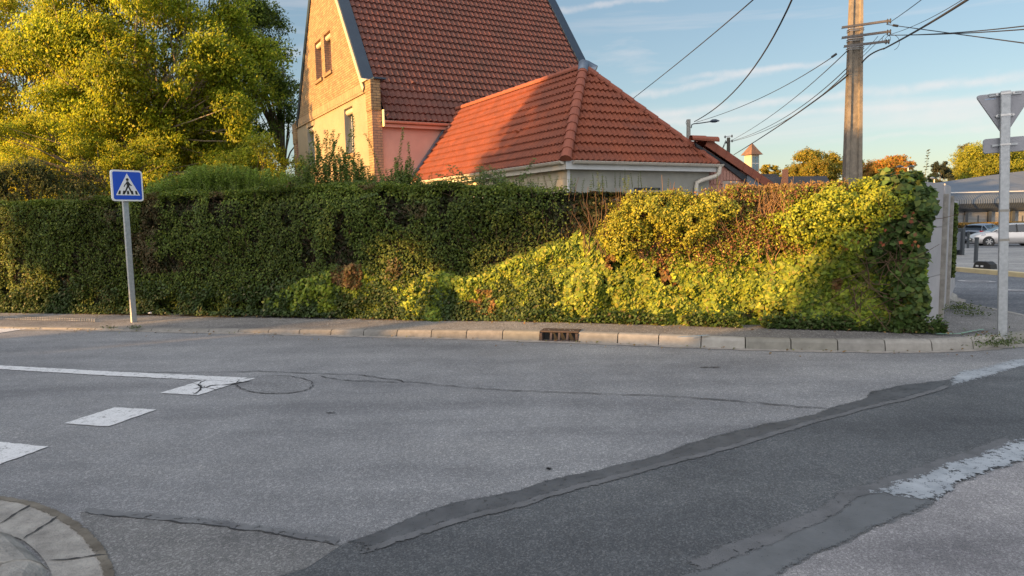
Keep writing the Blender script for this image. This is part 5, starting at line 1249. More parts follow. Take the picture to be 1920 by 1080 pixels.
caster('unseen dense tree added to shade the annex and the left hedge', -24, -16.6, -12.4, 4.7, 11.4, 90, 48000, 103, [(-15.9, 8.9, .35, .9), (-15.9, 4.6, 1.1, 1.0)])
# ================================================================== STREET FURNITURE
# ---- concrete fence at the right end of the hedge
pA = g(1758, 598, .13); pBv = g(1771, 567, .13); fd = (pBv-pA); fd.z = 0; fd = fd.normalized(); fnr = Vector((fd.y, -fd.x, 0))
pA = Vector((pA.x, pA.y, 0)); step = (Vector((pBv.x, pBv.y, 0))-pA).length
zt_ = py(1758, 367, pA.y).z
fl = thing('concrete_fence', (pA.x, pA.y, 0), 'fence of pale concrete panels and posts beside the creeper', 'fence')
for k in (-1, 0, 1):
    c = pA+fd*step*k
    if k >= 0:
        m_ = MB(); w_ = .065
        prof = [c+fnr*w_-fd*.06, c+fnr*w_+fd*.06, c+fnr*.028+fd*.06, c+fnr*.028+fd*.022, c-fnr*.028+fd*.022, c-fnr*.028+fd*.06, c-fnr*w_+fd*.06, c-fnr*w_-fd*.06]
        m_.prism(prof, Z*(zt_+.02)); m_.build('post', CONC2, fl, .006)
    if k < 1:
        s_ = c+fd*(.062 if k >= 0 else step-1.25); L = step-.13 if k >= 0 else 1.19
        hts = [0, .62, 1.24, 1.80] if k < 0 else [0, .62, 1.24, 1.80]
        fdk = fd
        if k < 0:
            s_ = Vector((4.99, 8.30, 0)); fdk = (pA-fd*.02-s_); L = fdk.length-.05; fdk = fdk.normalized()
        for j in range(3):
            m_ = MB(); m_.box(s_-fnr*.02+Z*(hts[j]+.105), fdk*L, fnr*.04, Z*(hts[j+1]-hts[j]-.006)); m_.build('panel', CONCL, fl, .004)
m_ = MB(); m_.box(pA+fd*(step+.06)-fnr*.02+Z*0, fd*step*2, fnr*.04, Z*1.7); m_.build('panel', CONCL, fl)
# second vine leaves behind the fence
vb = thing('fence_ivy', tuple(pA+fd*(step+.3)), 'strip of dark ivy hanging on the far side of the concrete fence', 'ivy')
n = 1500; P = np.array(list(pA+fd*(step+.25)))+np.array(list(fd))*(rng.random((n, 1))*.5)+np.array(list(fnr))*(.03+.07*rng.random((n, 1))); P[:, 2] = .5+1.15*rng.random(n); leaves('leaves', P, rng.normal(size=P.shape), .05, pal(n, GRD), LEAF, vb, .8)
# ---- pedestrian crossing sign
def rrect(w, h, r, n=6):
    out = []
    for cx, cy, a0 in ((w/2-r, h/2-r, 0), (-w/2+r, h/2-r, 90), (-w/2+r, -h/2+r, 180), (w/2-r, -h/2+r, 270)):
        for k in range(n+1): a = R_(a0+90*k/n); out.append((cx+r*math.cos(a), cy+r*math.sin(a)))
    return out
def plate(mb_, pts2, c, ex, ey, nn, d0, d1):
    mb_.prism([c+ex*x+ey*y+nn*d0 for x, y in pts2], nn*(d1-d0))
bs = g(252, 600, .07); tp_ = py(236, 374, bs.y); tt = py(231.5, 318, bs.y)
sg = thing('crossing_sign', tuple(bs), 'blue square pedestrian crossing sign on a leaning galvanised post', 'road sign')
axz = (tt-bs).normalized(); nd = Vector((math.sin(R_(125)), math.cos(R_(125)), 0)); nd = (nd-axz*nd.dot(axz)).normalized(); exx = axz.cross(nd).normalized(); exx = exx if exx.x > 0 else -exx
m_ = MB(); m_.box(bs-exx*.05-nd*.028-Z*.1, exx*.085, nd*.045, (tt-bs)*.985+Z*.1); m_.build('post', GALV, sg, .006)
pc = py(235.5, 348.5, bs.y)+nd*.03
ex2 = exx; ey2 = axz
W_ = .485; m_ = MB(); plate(m_, rrect(W_, W_, .045), pc, ex2, ey2, nd, 0, .028); pn_ = m_.build('panel', WHITEP, sg, .004)
m_ = MB(); plate(m_, rrect(W_-.052, W_-.052, .028), pc, ex2, ey2, nd, .028, .0305); m_.build('blue_field', BLUEP, pn_)
m_ = MB(); plate(m_, [(-.185, -.15), (.185, -.15), (0, .19)], pc, ex2, ey2, nd, .0305, .033); m_.build('white_triangle', WHITEP, pn_)
BL = mat('black_enamel', (.012, .012, .012), (.015, .015, .015), 5, .4, bs=0)
m_ = MB()
def pp(l): plate(m_, l, pc, ex2, ey2, nd, .033, .0352)
for x0 in (-.125, -.062, 0, .062, .125):
    k = x0*.30; pp([(x0-.019-.0+k*.25, -.135), (x0+.017+k*.25, -.135), (x0+.013-k*.1, -.078), (x0-.014-k*.1, -.078)])
pp([(.0+.021*math.cos(a), .095+.024*math.sin(a)) for a in [k*math.pi/6 for k in range(12)]])
pp([(-.012, .068), (.020, .066), (.034, .018), (.022, -.018), (-.012, -.018), (-.014, .02)])       # torso
pp([(-.010, .062), (-.048, .012), (-.060, -.018), (-.050, -.022), (-.036, .006), (-.008, .036)])      # rear arm
pp([(.018, .062), (.046, .022), (.066, .006), (.060, -.006), (.036, .008), (.018, .034)])         # front arm
pp([(-.014, -.010), (.010, -.016), (-.016, -.070), (-.046, -.120), (-.066, -.120), (-.038, -.066)])  # rear leg
pp([(.004, -.016), (.024, -.010), (.048, -.062), (.072, -.118), (.050, -.122), (.024, -.066)])      # front leg
m_.build('walking_figure', BL, pn_)
for q in (.12, -.12):
    m_ = MB(); m_.box(pc+ey2*q-ex2*.10-nd*.07, ex2*.2, nd*.068, ey2*.028); m_.build('bracket', STEEL, sg)
# ---- triangular sign seen from behind
b2 = g(1881, 628, .125); t2 = py(1887, 170, b2.y); ax2 = (t2-b2).normalized()
ys = thing('give_way_sign', tuple(b2), 'back of an inverted triangular give way sign with a small plate on a galvanised post', 'road sign')
vd = Vector((b2.x, b2.y, 0)).normalized(); nd2 = Vector((math.sin(R_(36-14)), math.cos(R_(36-14)), 0)); nd2 = (nd2-ax2*nd2.dot(ax2)).normalized(); ex3 = nd2.cross(ax2).normalized()
ex3 = ex3 if ex3.x > 0 else -ex3
m_ = MB(); m_.box(b2-ex3*.052-nd2*.02-Z*.15, ex3*.092, nd2*.045, (t2-b2)+Z*.15); m_.build('post', GALV, ys, .007)
def tri_round(R, r):
    V = [Vector((R*math.cos(a), R*math.sin(a), 0)) for a in (R_(150), R_(30), R_(270))]; out = []
    for i in range(3):
        p, a_, b_ = V[i], V[i-1], V[(i+1) % 3]; da, db_ = (a_-p).normalized(), (b_-p).normalized()
        q0, q1 = p+da*r*1.73, p+db_*r*1.73
        for k in range(7): t_ = k/6; out.append(((q0*(1-t_)**2+p*2*t_*(1-t_)+q1*t_*t_).x, (q0*(1-t_)**2+p*2*t_*(1-t_)+q1*t_*t_).y))
    return out
ptop = py(1888, 172, b2.y); pbot = py(1888, 258, b2.y); Rr = (ptop.z-pbot.z)*.655
c3 = b2+ax2*((ptop.z-Rr*.5-b2.z)/ax2.z)+nd2*.055
m_ = MB(); plate(m_, tri_round(Rr, .035), c3, ex3, ax2, nd2, 0, .028); tr = m_.build('panel', SIGNB, ys, .006)
m_ = MB(); plate(m_, tri_round(Rr-.03, .025), c3, ex3, ax2, nd2, .029, .031); m_.build('red_border', mat('red_enamel', (.5, .02, .02), (.45, .02, .02), 4, .4, bs=0), tr)
m_ = MB(); plate(m_, tri_round(Rr-.12, .02), c3, ex3, ax2, nd2, .0315, .033); m_.build('white_field', WHITEP, tr)
for zc, w_ in ((Rr*.40, .30), (-Rr*.32, .16)):
    m_ = MB(); c = c3+ax2*zc; m_.box(c-ex3*w_/2-nd2*.022, ex3*w_, nd2*.02, ax2*.012); m_.box(c-ex3*w_/2-nd2*.022+ax2*.022, ex3*w_, nd2*.02, ax2*.012)
    m_.box(c-ex3*w_/2-nd2*.012, ex3*w_, nd2*.010, ax2*.034); m_.build('rail', GALV, tr)
    m_ = MB(); m_.box(c-ex3*.056-nd2*.082+ax2*.006, ex3*.10, nd2*.006, ax2*.022); m_.tube([c-ex3*.08-nd2*.03+ax2*.017, c-ex3*.08-nd2*.0+ax2*.017], .012, 8); m_.tube([c+ex3*.075-nd2*.03+ax2*.017, c+ex3*.075-nd2*.0+ax2*.017], .012, 8); m_.build('clamp', STEEL, tr)
m_ = MB(); m_.box(c3-ex3*.19-nd2*.002+ax2*(Rr*.31), ex3*.11, nd2*.0015, ax2*.014); m_.build('sticker', mat('sticker', (.18, .3, .5), (.5, .55, .6), 60, .5, bs=0), tr)
pl = py(1887.5, 271, b2.y); c4 = b2+ax2*((pl.z-b2.z)/ax2.z)+nd2*.055+ex3*.0
m_ = MB(); plate(m_, rrect(.40, .165, .03), c4, ex3, ax2, nd2, 0, .022); p4 = m_.build('plate', SIGNB, ys, .005)
m_ = MB(); m_.box(c4-ex3*.12-nd2*.02-ax2*.01, ex3*.24, nd2*.018, ax2*.022); m_.build('rail', GALV, p4)
m_ = MB(); m_.box(c4-ex3*.056-nd2*.082-ax2*.008, ex3*.10, nd2*.006, ax2*.02); m_.build('clamp', STEEL, p4)
for v_ in (397, 452):
    c = b2+ax2*((py(1884, v_, b2.y).z-b2.z)/ax2.z); m_ = MB(); m_.box(c-ex3*.054-nd2*.022, ex3*.096, nd2*.049, ax2*.028+ex3*.0); m_.build('tape_band', mat('old_tape', (.25, .24, .21), (.33, .32, .29), 30, .8), ys)
WSTEEL = mat('weathered_steel', (.17, .16, .155), (.10, .095, .09), 20, .6, metal=.3)
# ---- tall concrete utility pole
pb = at(1598, 325, 18); pz = terr(pb.x, pb.y); lean = (at(1605, 0, 18.45)-at(1598, 325, 18)); lean = lean/lean.z
up_ = thing('utility_pole', (pb.x, pb.y, pz), 'tall concrete electricity pole behind the hedge, carrying three steel crossarms', 'utility pole')
pdv = Vector((pb.x, pb.y, 0)).normalized(); yaw = R_(0); fx2 = Vector((pdv.y, -pdv.x, 0)); fx2 = (fx2+pdv*.30).normalized(); fy2 = Vector((-fx2.y, fx2.x, 0))
def pxs(z):
    c = Vector((pb.x, pb.y, 0))+Vector((lean.x, lean.y, 0))*(z-pb.z)+Z*z; w = .205-.011*(z-2.5); return c, w
H1 = 11.0; rows = []
for z in (pz-.2, 2.5, 5, 7.5, H1):
    c, w = pxs(z); d = w*.72; fl_ = w*.42; rc = d*.45
    rows.append([c-fx2*w-fy2*d, c-fx2*(w-fl_)-fy2*d, c-fx2*(w-fl_*1.35)-fy2*(d-rc), c+fx2*(w-fl_*1.35)-fy2*(d-rc), c+fx2*(w-fl_)-fy2*d, c+fx2*w-fy2*d, c+fx2*w+fy2*d, c+fx2*(w-fl_)+fy2*d, c+fx2*(w-fl_*1.35)+fy2*(d-rc), c-fx2*(w-fl_*1.35)+fy2*(d-rc), c-fx2*(w-fl_)+fy2*d, c-fx2*w+fy2*d])
m_ = MB(); k = 12; m_.add([q for r in rows for q in r], [(i*k+j, i*k+(j+1) % k, (i+1)*k+(j+1) % k, (i+1)*k+j) for i in range(4) for j in range(k)]+[tuple(4*k+j for j in range(k))]); m_.build('shaft', mat('weathered_concrete', (.25, .215, .165), (.13, .115, .095), 7, .92, bs=.8, bscale=40, bd=.012), up_)
arms = []
for (u0, v0, u1, v1) in ((1573, 58, 1664, 45), (1573, 77, 1664, 65), (1577, 93, 1661, 83)):
    a_, b_ = at(u0, v0, 18.15), at(u1, v1, 18.0); a_ -= pdv*.0; dv = (b_-a_)
    off = -fy2*.24
    m_ = MB(); m_.box(a_+off, dv, Z*.055, -fy2*.012); m_.box(a_+off, dv, Z*.01, fy2*.05); arm = m_.build('crossarm', WSTEEL, up_); arms.append((a_+off, b_+off))
    c, w = pxs((a_.z+b_.z)/2)
    m_ = MB(); 
    for dz in (-.02, .03): m_.tube([c-fx2*(w+.02)-fy2*(w*.76)+Z*dz, c+fx2*(w+.02)-fy2*(w*.76)+Z*dz, c+fx2*(w+.02)+fy2*(w*.76)+Z*dz, c-fx2*(w+.02)+fy2*(w*.76)+Z*dz, c-fx2*(w+.02)-fy2*(w*.76)+Z*dz], .012, 5)
    m_.build('band', STEEL, arm)
    for s_ in (.93, .99):
        p = a_+off+dv*s_; m_ = MB(); m_.tube([p-Z*.05, p-Z*.02, p+Z*.02, p+Z*.05, p+Z*.08], [.010, .022, .014, .022, .008], 8); m_.build('insulator', BLACK, arm)
# ---- wires
WIRE = mat('black_cable', (.02, .02, .022), (.03, .03, .032), 8, .6, bs=0)
def wire(pts, r, label, sag=0, grp='overhead wires'):
    P = [at(*p) if isinstance(p, tuple) else p for p in pts]; out = []
    for i in range(len(P)-1):
        for k in range(14): t_ = k/14; out.append(P[i].lerp(P[i+1], t_)-Z*(4*sag*t_*(1-t_)))
    out.append(P[-1]); m_ = MB(); m_.tube(out, r, 5, cap=False); return tag(m_.build('overhead_wire', WIRE), label, 'wire', grp)
def bez(p0, pc, p1, n=18): 
    P = [at(*p0), at(*pc), at(*p1)]; return [P[0]*(1-t)**2+P[1]*2*t*(1-t)+P[2]*t*t for t in [k/n for k in range(n+1)]]
def wireb(p0, pc, p1, r, label, grp='overhead wires'):
    P = bez(p0, pc, p1)
    if p0[1] < 0: P = [P[0]+(P[0]-P[1]).normalized()*14+Z*-1.0]+P
    if p1[0] > 1925: P = P+[P[-1]+(P[-1]-P[-2]).normalized()*16]
    m_ = MB(); m_.tube(P, r, 5, cap=False); tag(m_.build('overhead_wire', WIRE), label, 'wire', grp)
wireb((1440, -25, 15), (1320, 82, 24), (1180, 190, 34), .016, 'overhead wire running down to behind the apex of the annex roof')
wireb((1490, -12, 15), (1410, 172, 24), (1302, 228, 35), .022, 'thick overhead wire dropping steeply to the street lamp pole')
wireb((1568, 102, 18), (1440, 190, 26), (1306, 229, 35), .012, 'thin wire from the lowest crossarm to the street lamp pole')
wireb((1588, 96, 18), (1470, 210, 32), (1374, 262, 50), .013, 'thin wire from the concrete pole to the dark wooden pole, uppermost of the group')
wireb((1588, 128, 18), (1480, 232, 32), (1374, 264, 50), .013, 'second wire of the bundle to the dark wooden pole')
wireb((1588, 136, 18), (1485, 238, 32), (1374, 265, 50), .013, 'third wire of the bundle to the dark wooden pole')
wireb((1590, 141, 18.2), (1500, 215, 26), (1376, 290, 48), .024, 'thick black cable passing down left of the concrete pole behind the garage roof')
wireb((1825, -8, 9), (1740, 48, 13), (1656, 92, 17.5), .020, 'thick black cable coming down from the top right to the crossarms')
wireb((1660, 90, 17.5), (1630, 98, 17.8), (1616, 118, 18), .02, 'short thick cable end joining the concrete pole below the crossarms')
wireb((1816, -8, 9.5), (1730, 48, 13), (1664, 66, 18), .006, 'thin wire alongside the thick cable from the top right')
wireb((1740, -10, 12), (1695, 25, 15), (1662, 46, 18), .008, 'short thin wire from the top crossarm to the upper edge')
wireb((1664, 66, 18), (1790, 66, 14), (1960, 44, 10), .010, 'upper of the two nearly level wires going right')
wireb((1664, 66, 18), (1790, 66, 14), (1960, 52, 10), .010, 'lower of the two nearly level wires going right')
wireb((1664, 46, 18), (1780, 62, 14), (1960, 86, 10), .010, 'wire sloping down to the right edge from the top crossarm')
wireb((1616, 108, 18), (1635, 88, 18), (1657, 68, 18), .007, 'thin jumper wire beside the concrete pole, upper', 'jumper wires on the pole'); wireb((1616, 100, 18), (1630, 88, 18), (1646, 68, 18), .007, 'thin jumper wire beside the concrete pole, nearest the shaft', 'jumper wires on the pole')
m_ = MB(); c = at(1662, 73, 17.9)
m_.tube([c+Vector((.11*math.cos(a), 0, .11*math.sin(a))) for a in [k*math.pi/10 for k in range(21)]], .006, 5, False); c2_ = at(1672, 80, 17.8); m_.tube([c2_+Vector((.20*math.cos(a), 0, .20*math.sin(a))) for a in [k*math.pi/10-1.2 for k in range(15)]], .006, 5, False)
tag(m_.build('wire_loop', WIRE), 'loose loops of spare wire hanging at the crossarm ends', 'wire')
for (u, v, dpt, a_) in ((1564, 104, 18, -.6), (1679, 48, 17, .2)):
    p = at(u, v, dpt); m_ = MB(); m_.tube([p-Vector((.06, 0, .04 if u < 1600 else -.01)), p+Vector((.06, 0, .04 if u < 1600 else -.01))], .03, 8); tag(m_.build('cable_clamp', BLACK), 'black cable clamp on the wire %s' % ('left of the pole' if u < 1600 else 'right of the top crossarm'), 'clamp')
# ---- street lamp behind the annex
p = at(1291, 224, 35); t = thing('street_lamp', (p.x, p.y, 0), 'grey street lamp on a pole behind the annex roof, with a long arm', 'street lamp')
m_ = MB(); m_.tube([(p.x, p.y, -.3), (p.x, p.y, p.z)], [.14, .10], 10); m_.build('pole', CONC2, t)
a0, a1, a2 = at(1293, 233, 35), at(1312, 231, 34.9), at(1332, 228, 34.8)
m_ = MB(); m_.tube([at(1296, 240, 35), at(1297, 234, 35), at(1301, 232, 35), a1, a2], .03, 6); m_.build('arm', ANTH, t)
h0, h1 = at(1331, 228, 34.8), at(1349, 226.5, 34.7); m_ = MB(); d = h1-h0; m_.tube([h0, h0+d*.25+Z*.02, h0+d*.6+Z*.015, h1], [.03, .085, .09, .02], 10); m_.build('lamp_head', SLATEC, t)
m_ = MB(); q = at(1288, 230, 35); m_.tube([p-Z*.05+Vector((-.1, 0, 0)), q-Vector((.06, 0, 0)), at(1290, 240, 35)], .01, 4); m_.build('wiring', WIRE, t)
# ---- dark wooden pole
p = at(1366, 258, 50); t = thing('utility_pole', (p.x, p.y, terr(p.x, p.y)), 'dark wooden utility pole with small crossarms left of the lantern turret', 'utility pole')
m_ = MB(); m_.tube([(p.x, p.y, terr(p.x, p.y)-.2), (p.x, p.y, p.z)], [.17, .12], 9); m_.build('pole', mat('tarred_wood', (.05, .05, .045), (.09, .085, .07), 5, .9), t)
for (u0, v0, u1, v1) in ((1358, 257, 1374, 255), (1360, 267, 1374, 264)):
    m_ = MB(); a_, b_ = at(u0, v0, 50), at(u1, v1, 50); m_.box(a_-Z*.02, b_-a_, Z*.07, Vector((0, .07, 0))); arm = m_.build('crossarm', GALV, t)
    for q in (.1, .9):
        c = a_.lerp(b_, q); m_ = MB(); m_.tube([c-Z*.1, c-Z*.02, c+Z*.1], [.03, .06, .03], 7); m_.build('insulator', BLACK, arm)
for q in range(3):
    m_ = MB(); m_.tube([at(1361, 262+q*3, 50), at(1356, 274+q*2, 50), at(1352, 284, 49.6)], .015, 4); m_.build('stay_wire', WIRE, t)
# ---- golden lamp post at right
p = at(1752, 336, 58); t = thing('street_lamp', (p.x, p.y, terr(p.x, p.y)), 'slender sunlit lamp post with a blue-grey head right of the creeper', 'street lamp')
m_ = MB(); m_.tube([(p.x, p.y, terr(p.x, p.y)-.2), (p.x, p.y, p.z)], [.07, .05], 8); m_.build('pole', PVC, t)
m_ = MB(); a_, b_ = at(1744, 333.5, 58), at(1753, 334.5, 58); m_.tube([a_, a_.lerp(b_, .4), b_], [.05, .13, .06], 8); m_.build('lamp_head', ZINC, t)
p = at(1703, 335, 55); t = thing('street_lamp', (p.x, p.y, terr(p.x, p.y)), 'far lamp post with two blue-grey heads in front of the orange tree', 'street lamp')
m_ = MB(); m_.tube([(p.x, p.y, terr(p.x, p.y)-.2), at(1703, 314, 55)], [.07, .05], 8); m_.build('pole', GALV, t)
for (u0, u1) in ((1680, 1694), (1701, 1714)):
    m_ = MB(); a_, b_ = at(u0, 313.5, 55), at(u1, 312, 55); m_.tube([a_, a_.lerp(b_, .5)+Z*.05, b_], [.05, .10, .04], 8); m_.build('lamp_head', SLATEC, t)
m_ = MB(); m_.tube([at(1690, 313.5, 55), at(1703, 315, 55), at(1706, 313, 55)], .03, 6); m_.build('arm', GALV, t)
# ---- bollards
def bollard_at(u, v0, v1, label, wpx=4.6, grp='dark bollards along the plaza'):
    p = gt(u, v0); dpt = p.dot(Fv)-CAM.dot(Fv); h = at(u, v1, dpt).z-p.z+.1; r = .085/2*1.15
    t = thing('bollard', tuple(p), label, 'bollard', grp)
    m_ = MB(); m_.cbox((p.x, p.y, p.z+.0), .10, .10, h-.06, .5); m_.build('post', ANTH, t, .008)
    m_ = MB(); m_.cbox((p.x, p.y, p.z+h-.06), .115, .115, .06, .5); m_.build('cap', ANTH, t, .012)
bollard_at(1787.5, 493, 449, 'dark bollard left of the black rubber block, beside the metal cabinet'); bollard_at(1829, 498, 450, 'dark bollard directly behind the black rubber block'); bollard_at(1814.5, 467, 437, 'farthest dark bollard, in front of the white car bonnet')
# ---- rubber block
def rblock(u0, u1, v, label):
    a_, b_ = gt(u0, v), gt(u1, v+2.0); d = (b_-a_); d.z = 0; L = d.length; d = d.normalized(); n_ = Vector((-d.y, d.x, 0)); c = a_+Z*.1
    t = thing('rubber_block', tuple(c+d*L/2), label, 'block')
    m_ = MB(); m_.prism([c, c+d*.04+Z*.16, c+d*.14+Z*.22, c+d*(L-.14)+Z*.22, c+d*(L-.02)+Z*.14, c+d*L], n_*.3); m_.build('body', BLACK, t, .012)
    for k in range(2): m_ = MB(); m_.box(c+d*(L*(.18+.27*k))-n_*.004+Z*.055, d*L*.15, n_*.004, Z*.05); m_.build('reflector', PVCW, t)
    for k in range(3): m_ = MB(); m_.box(c+d*(L*(.12+.26*k))+n_*.05+Z*.221, d*L*.14, n_*.08, Z*.01); m_.build('stripe', SIGNB, t)
rblock(1823, 1857, 509, 'black rubber parking block with pale reflectors on the plaza edge'); rblock(1919, 1950, 515, 'second black rubber block cut off by the right edge of the view')
# ---- metal cabinet seen beside the fence
p = gt(1783, 478); t = thing('metal_cabinet', tuple(p), 'grey metal street cabinet peeking out behind the concrete fence', 'cabinet')
dpt = 30; c = at(1776, 462, 31)
zc = terr(c.x, c.y)+.1; m_ = MB(); m_.cbox((c.x-.1, c.y, zc+.22), 1.15, .55, .82, .25); m_.build('body', GREYS, t, .02)
m_ = MB(); m_.cbox((c.x+.52, c.y+.05, zc), .12, .6, 1.2, .25); m_.build('post', ANTH, t, .01)
m_ = MB(); m_.cbox((c.x-.1, c.y, zc), .9, .4, .22, .25); m_.build('foot', ANTH, t)
# ---- cars
def car(name, label, loc, heading, paint, grp='parked cars'):
    """hatchback about 4.3 m long, built along local +x = forward"""
    loc = Vector(loc); t = thing(name, tuple(loc), label, 'car', grp); f = Vector((math.sin(heading), math.cos(heading), 0)); s = Vector((-f.y, f.x, 0))
    def L(x, y, z): return loc+f*x+s*y+Z*z
    xs = [2.14, 2.10, 1.95, 1.6, 1.15, .75, .3, -.3, -.9, -1.45, -1.85, -2.05, -2.12]
    wd = [.45, .66, .80, .86, .88, .89, .89, .89, .89, .87, .82, .74, .62]
    zl = [.38, .24, .20, .18, .18, .18, .18, .18, .18, .18, .22, .28, .40]
    zh = [.52, .66, .76, .86, .95, 1.0, 1.0, 1.0, 1.01, 1.02, 1.03, .98, .9]
    m_ = MB(); ring = []
    for x, w, a, b in zip(xs, wd, zl, zh):
        ring.append([L(x, y, z) for y, z in ((-w*.9, a), (-w, a+.12), (-w*1.0, (a+b)/2), (-w*.97, b-.1), (-w*.86, b), (0, b+.05), (w*.86, b), (w*.97, b-.1), (w, (a+b)/2), (w, a+.12), (w*.9, a))])
    k = 11; m_.add([q for r in ring for q in r], [(i*k+j, i*k+(j+1) % k, (i+1)*k+(j+1) % k, (i+1)*k+j) for i in range(12) for j in range(k)]+[tuple(range(k)), tuple(12*k+k-1-j for j in range(k))], True); body = m_.build('body', paint, t)
    # greenhouse
    gx = [1.12, .35, -.2, -.9, -1.45, -1.95]; gh = [.97, 1.40, 1.49, 1.49, 1.42, 1.0]; gw = [.72, .60, .58, .58, .57, .66]
    gl = MB(); r2 = []
    for x, h, w in zip(gx, gh, gw): 
        bt = .97; wb = .84
        r2.append([L(x, -wb if h > 1.1 else -w, bt), L(x, -w-.02, max(bt+.01, h-.05)), L(x, w+.02, max(bt+.01, h-.05)), L(x, wb if h > 1.1 else w, bt)])
    gl.add([q for r in r2 for q in r], [(i*4+j, i*4+j+1, (i+1)*4+j+1, (i+1)*4+j) for i in range(5) for j in range(3)]+[(0, 1, 2, 3), (23, 22, 21, 20)]); gl.build('windows', GLASS, t)
    rf = MB(); r3 = []
    for x, h, w in ((.40, 1.39, .58), (.1, 1.47, .57), (-.3, 1.505, .57), (-.9, 1.505, .56), (-1.5, 1.44, .55), (-1.62, 1.40, .54)):
        r3.append([L(x, -w-.06, h-.07), L(x, -w+.06, h+.005), L(x, 0, h+.03), L(x, w-.06, h+.005), L(x, w+.06, h-.07)])
    rf.add([q for r in r3 for q in r], [(i*5+j, i*5+j+1, (i+1)*5+j+1, (i+1)*5+j) for i in range(5) for j in range(4)]+[tuple(range(5)), tuple(29-j for j in range(5))], True); rf.build('roof', paint, t)
    for sd_ in (-1, 1):
        for (x0, z0, w0, x1, z1, w1, wd_) in ((1.12, .97, .80, .38, 1.40, .62, .05), (-.28, .97, .855, -.28, 1.46, .60, .07), (-1.2, .98, .85, -1.42, 1.42, .60, .16), (-1.98, .98, .70, -1.62, 1.38, .56, .05)):
            m_ = MB(); m_.box(L(x0, sd_*w0, z0), f*-wd_, s*(sd_*.02), L(x1, sd_*w1, z1)-L(x0, sd_*w0, z0)); m_.build('pillar', paint if x0 != -.28 else BLACK, t)
        for x in (1.28, -1.30):
            c = L(x, sd_*.74, .315); m_ = MB(); m_.tube([c, c+s*sd_*.16], .315, 22); wh = m_.build('wheel', BLACK, t)
            m_ = MB(); m_.tube([c+s*sd_*.155, c+s*sd_*.166], .215, 18); m_.build('rim', ANTH, wh)
            m_ = MB()
            for q in range(6):
                a = q*math.pi/3; dv = (f*math.cos(a)+Z*math.sin(a)); pv_ = (-f*math.sin(a)+Z*math.cos(a)); m_.box(c+s*sd_*.167+dv*.02-pv_*.028, dv*.18, pv_*.056, s*sd_*.012)
            m_.build('spokes', STEEL, wh)
            m_ = MB(); m_.tube([c+s*sd_*.118, c+s*sd_*.135], .375, 22); m_.build('wheel_arch', BLACK, t)
        m_ = MB(); c = L(.78, sd_*.93, 1.0); m_.cbox(c, .17, .17, .13, math.pi/2-heading); m_.build('mirror', paint, t, .03)
        hl = MB(); hl.add([L(2.02, sd_*.50, .62), L(1.86, sd_*.78, .64), L(1.50, sd_*.872, .80), L(1.50, sd_*.80, .875), L(1.80, sd_*.60, .80)], [(0, 1, 2, 3, 4)]); o = hl.build('headlight', mat('lamp_glass', (.6, .62, .65), (.5, .52, .55), 5, .1, metal=.4, bs=0), t); md = o.modifiers.new('s', 'SOLIDIFY'); md.thickness = .04; md.offset = 0
        tl = MB(); tl.box(L(-2.06, sd_*.60, .72), f*.16, s*(sd_*.20), Z*.30); tl.build('tail_light', mat('red_lens', (.45, .01, .015), (.5, .01, .015), 5, .2, bs=0), t)
    m_ = MB(); m_.box(L(2.05, -.42, .30), f*.10, s*.84, Z*.20); m_.build('grille', BLACK, t, .02)
    m_ = MB(); m_.box(L(2.155, -.26, .40), f*.006, s*.52, Z*.11); m_.build('number_plate', WHITEP, t)
    m_ = MB(); m_.box(L(-1.90, -.55, 1.0), f*.02, s*1.1, Z*.02); m_.build('rear_trim', BLACK, t)
    return t
def carpaint(n, c, r=.3, mt=.35):
    m, nt, b = nodes(n); b.inputs['Base Color'].default_value = (*c, 1); b.inputs['Roughness'].default_value = r; b.inputs['Metallic'].default_value = mt; b.inputs['Coat Weight'].default_value = .6; b.inputs['Coat Roughness'].default_value = .08; return m
fw = at(1854, 460, 46); hd1 = R_(-72); f1 = Vector((math.sin(hd1), math.cos(hd1), 0)); s1 = Vector((-f1.y, f1.x, 0))
c1_ = Vector((fw.x, fw.y, 0))-f1*1.28+s1*-.0; sgn = 1 if s1.dot(CAM-c1_) > 0 else -1; c1_ -= s1*sgn*.85
car('parked_car', 'white hatchback facing left behind the galvanised post, nearest of the parked cars', (c1_.x, c1_.y, terr(c1_.x, c1_.y)+.012), hd1, carpaint('silver_white', (.62, .60, .58)))
f2_ = at(1846, 452, 52); hd2 = R_(60)
car('parked_car', 'blue-grey hatchback seen from its tail behind the white hatchback', (f2_.x, f2_.y, terr(f2_.x, f2_.y)+.012), hd2, carpaint('blue_grey', (.20, .23, .28)))
# ---- litter at the foot of the hedge
def litter(px, label, col, r, rough=.3, mt=0):
    p = g(px[0], px[1], .08); me = bpy.data.meshes.new('litter'); bm = bmesh.new(); bmesh.ops.create_icosphere(bm, subdivisions=2, radius=r)
    for v in bm.verts: v.co *= rnd.uniform(.6, 1.25); v.co.z *= .55; v.co.x *= 1.5
    bm.to_mesh(me); bm.free(); o = link_mesh('litter', me, mat('litter_%d' % px[0], col, tuple(x*.8 for x in col), 20, rough, metal=mt)); o.location = (p.x, p.y-.02, .08+r*.5); tag(o, label, 'litter')
litter((237, 584), 'crumpled silver foil lying at the hedge foot just left of the crossing sign post', (.6, .6, .62), .05, .2, .7)
litter((284, 588), 'small pale scrap of litter right of the crossing sign post', (.5, .52, .55), .03); litter((373, 588), 'white scrap of litter beside the orange wrapper', (.6, .6, .6), .025)
litter((381, 585), 'small orange wrapper at the foot of the privet hedge', (.7, .12, .03), .028)
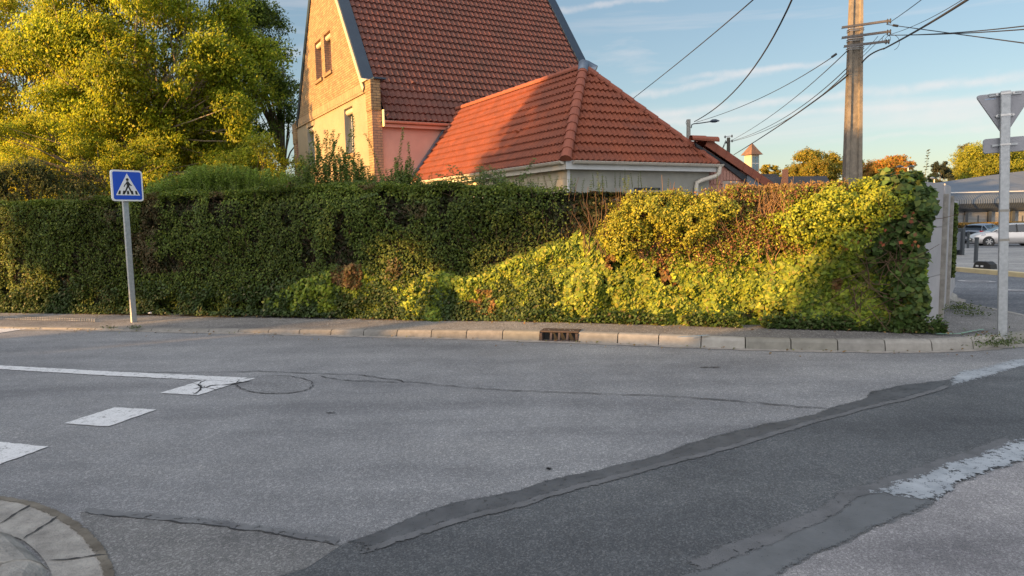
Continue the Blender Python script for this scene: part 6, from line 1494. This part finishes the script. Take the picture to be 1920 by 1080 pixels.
# ---- tactile studs on the pavement at far left
m_ = MB()
for row in range(2):
    for k in range(44):
        u = -20+k*4.6; p = g(u, 593.5+row*3.2+u*.028, .055); m_.tube([(p.x, p.y, .048), (p.x, p.y, .062)], [.022, .014], 7)
tag(m_.build('tactile_studs', CONC), 'double row of small tactile studs on the pavement left of the crossing sign', 'tactile paving')
# ---- chalk survey lines
def chalk(px, col, label):
    P = [g(u, v, .14) for u, v in px]; out = []
    for i in range(len(P)-1):
        for k in range(6): out.append(P[i].lerp(P[i+1], k/6))
    out.append(P[-1]); m = mat('spray_%d' % px[0][0], col, tuple(.6*c+.08 for c in col), 30, .9)
    L = []; m_ = MB()
    for i, p in enumerate(out):
        t_ = (out[min(i+1, len(out)-1)]-out[max(i-1, 0)]).normalized(); n_ = Vector((-t_.y, t_.x, 0)); w = .014*rnd.uniform(.5, 1.4); L.append((p-n_*w, p+n_*w))
    for i in range(len(L)-1): m_.poly([L[i][0], L[i+1][0], L[i+1][1], L[i][1]])
    o = m_.build('survey_mark', m)
    tag(o, label, 'paint mark')
chalk([(1755, 626), (1800, 625), (1825, 620), (1845, 617)], (.22, .48, .34), 'faint green survey line sprayed on the pavement near the sign post')
chalk([(1270, 632), (1300, 630), (1330, 628)], (.18, .35, .48), 'faint blue survey line sprayed on the pavement behind the kerb')
# pebbles / pale crumbs on the pavement: one scatter
n = 900; x = -9+15*rng.random(n); m_ = MB()
m2 = MB()
for i in range(420):
    u = rnd.uniform(300, 1900); v = rnd.uniform(598, 634)
    q = float(np.interp(u, [0, 800, 1380, 1800], [598, 606, 622, 636])); v = q+rnd.uniform(-8, 7); p = g(u, v, .14)
    r = rnd.uniform(.004, .010); m2.add([p+Vector((r, 0, 0)), p+Vector((-r*.5, r, 0)), p+Vector((-r*.6, -r*.8, 0)), p+Vector((0, 0, r))], [(0, 1, 3), (1, 2, 3), (2, 0, 3)])
o = m2.build('gravel', CONC); o['kind'] = 'stuff'; tag(o, 'pale grit scattered over the pavement', 'grit')
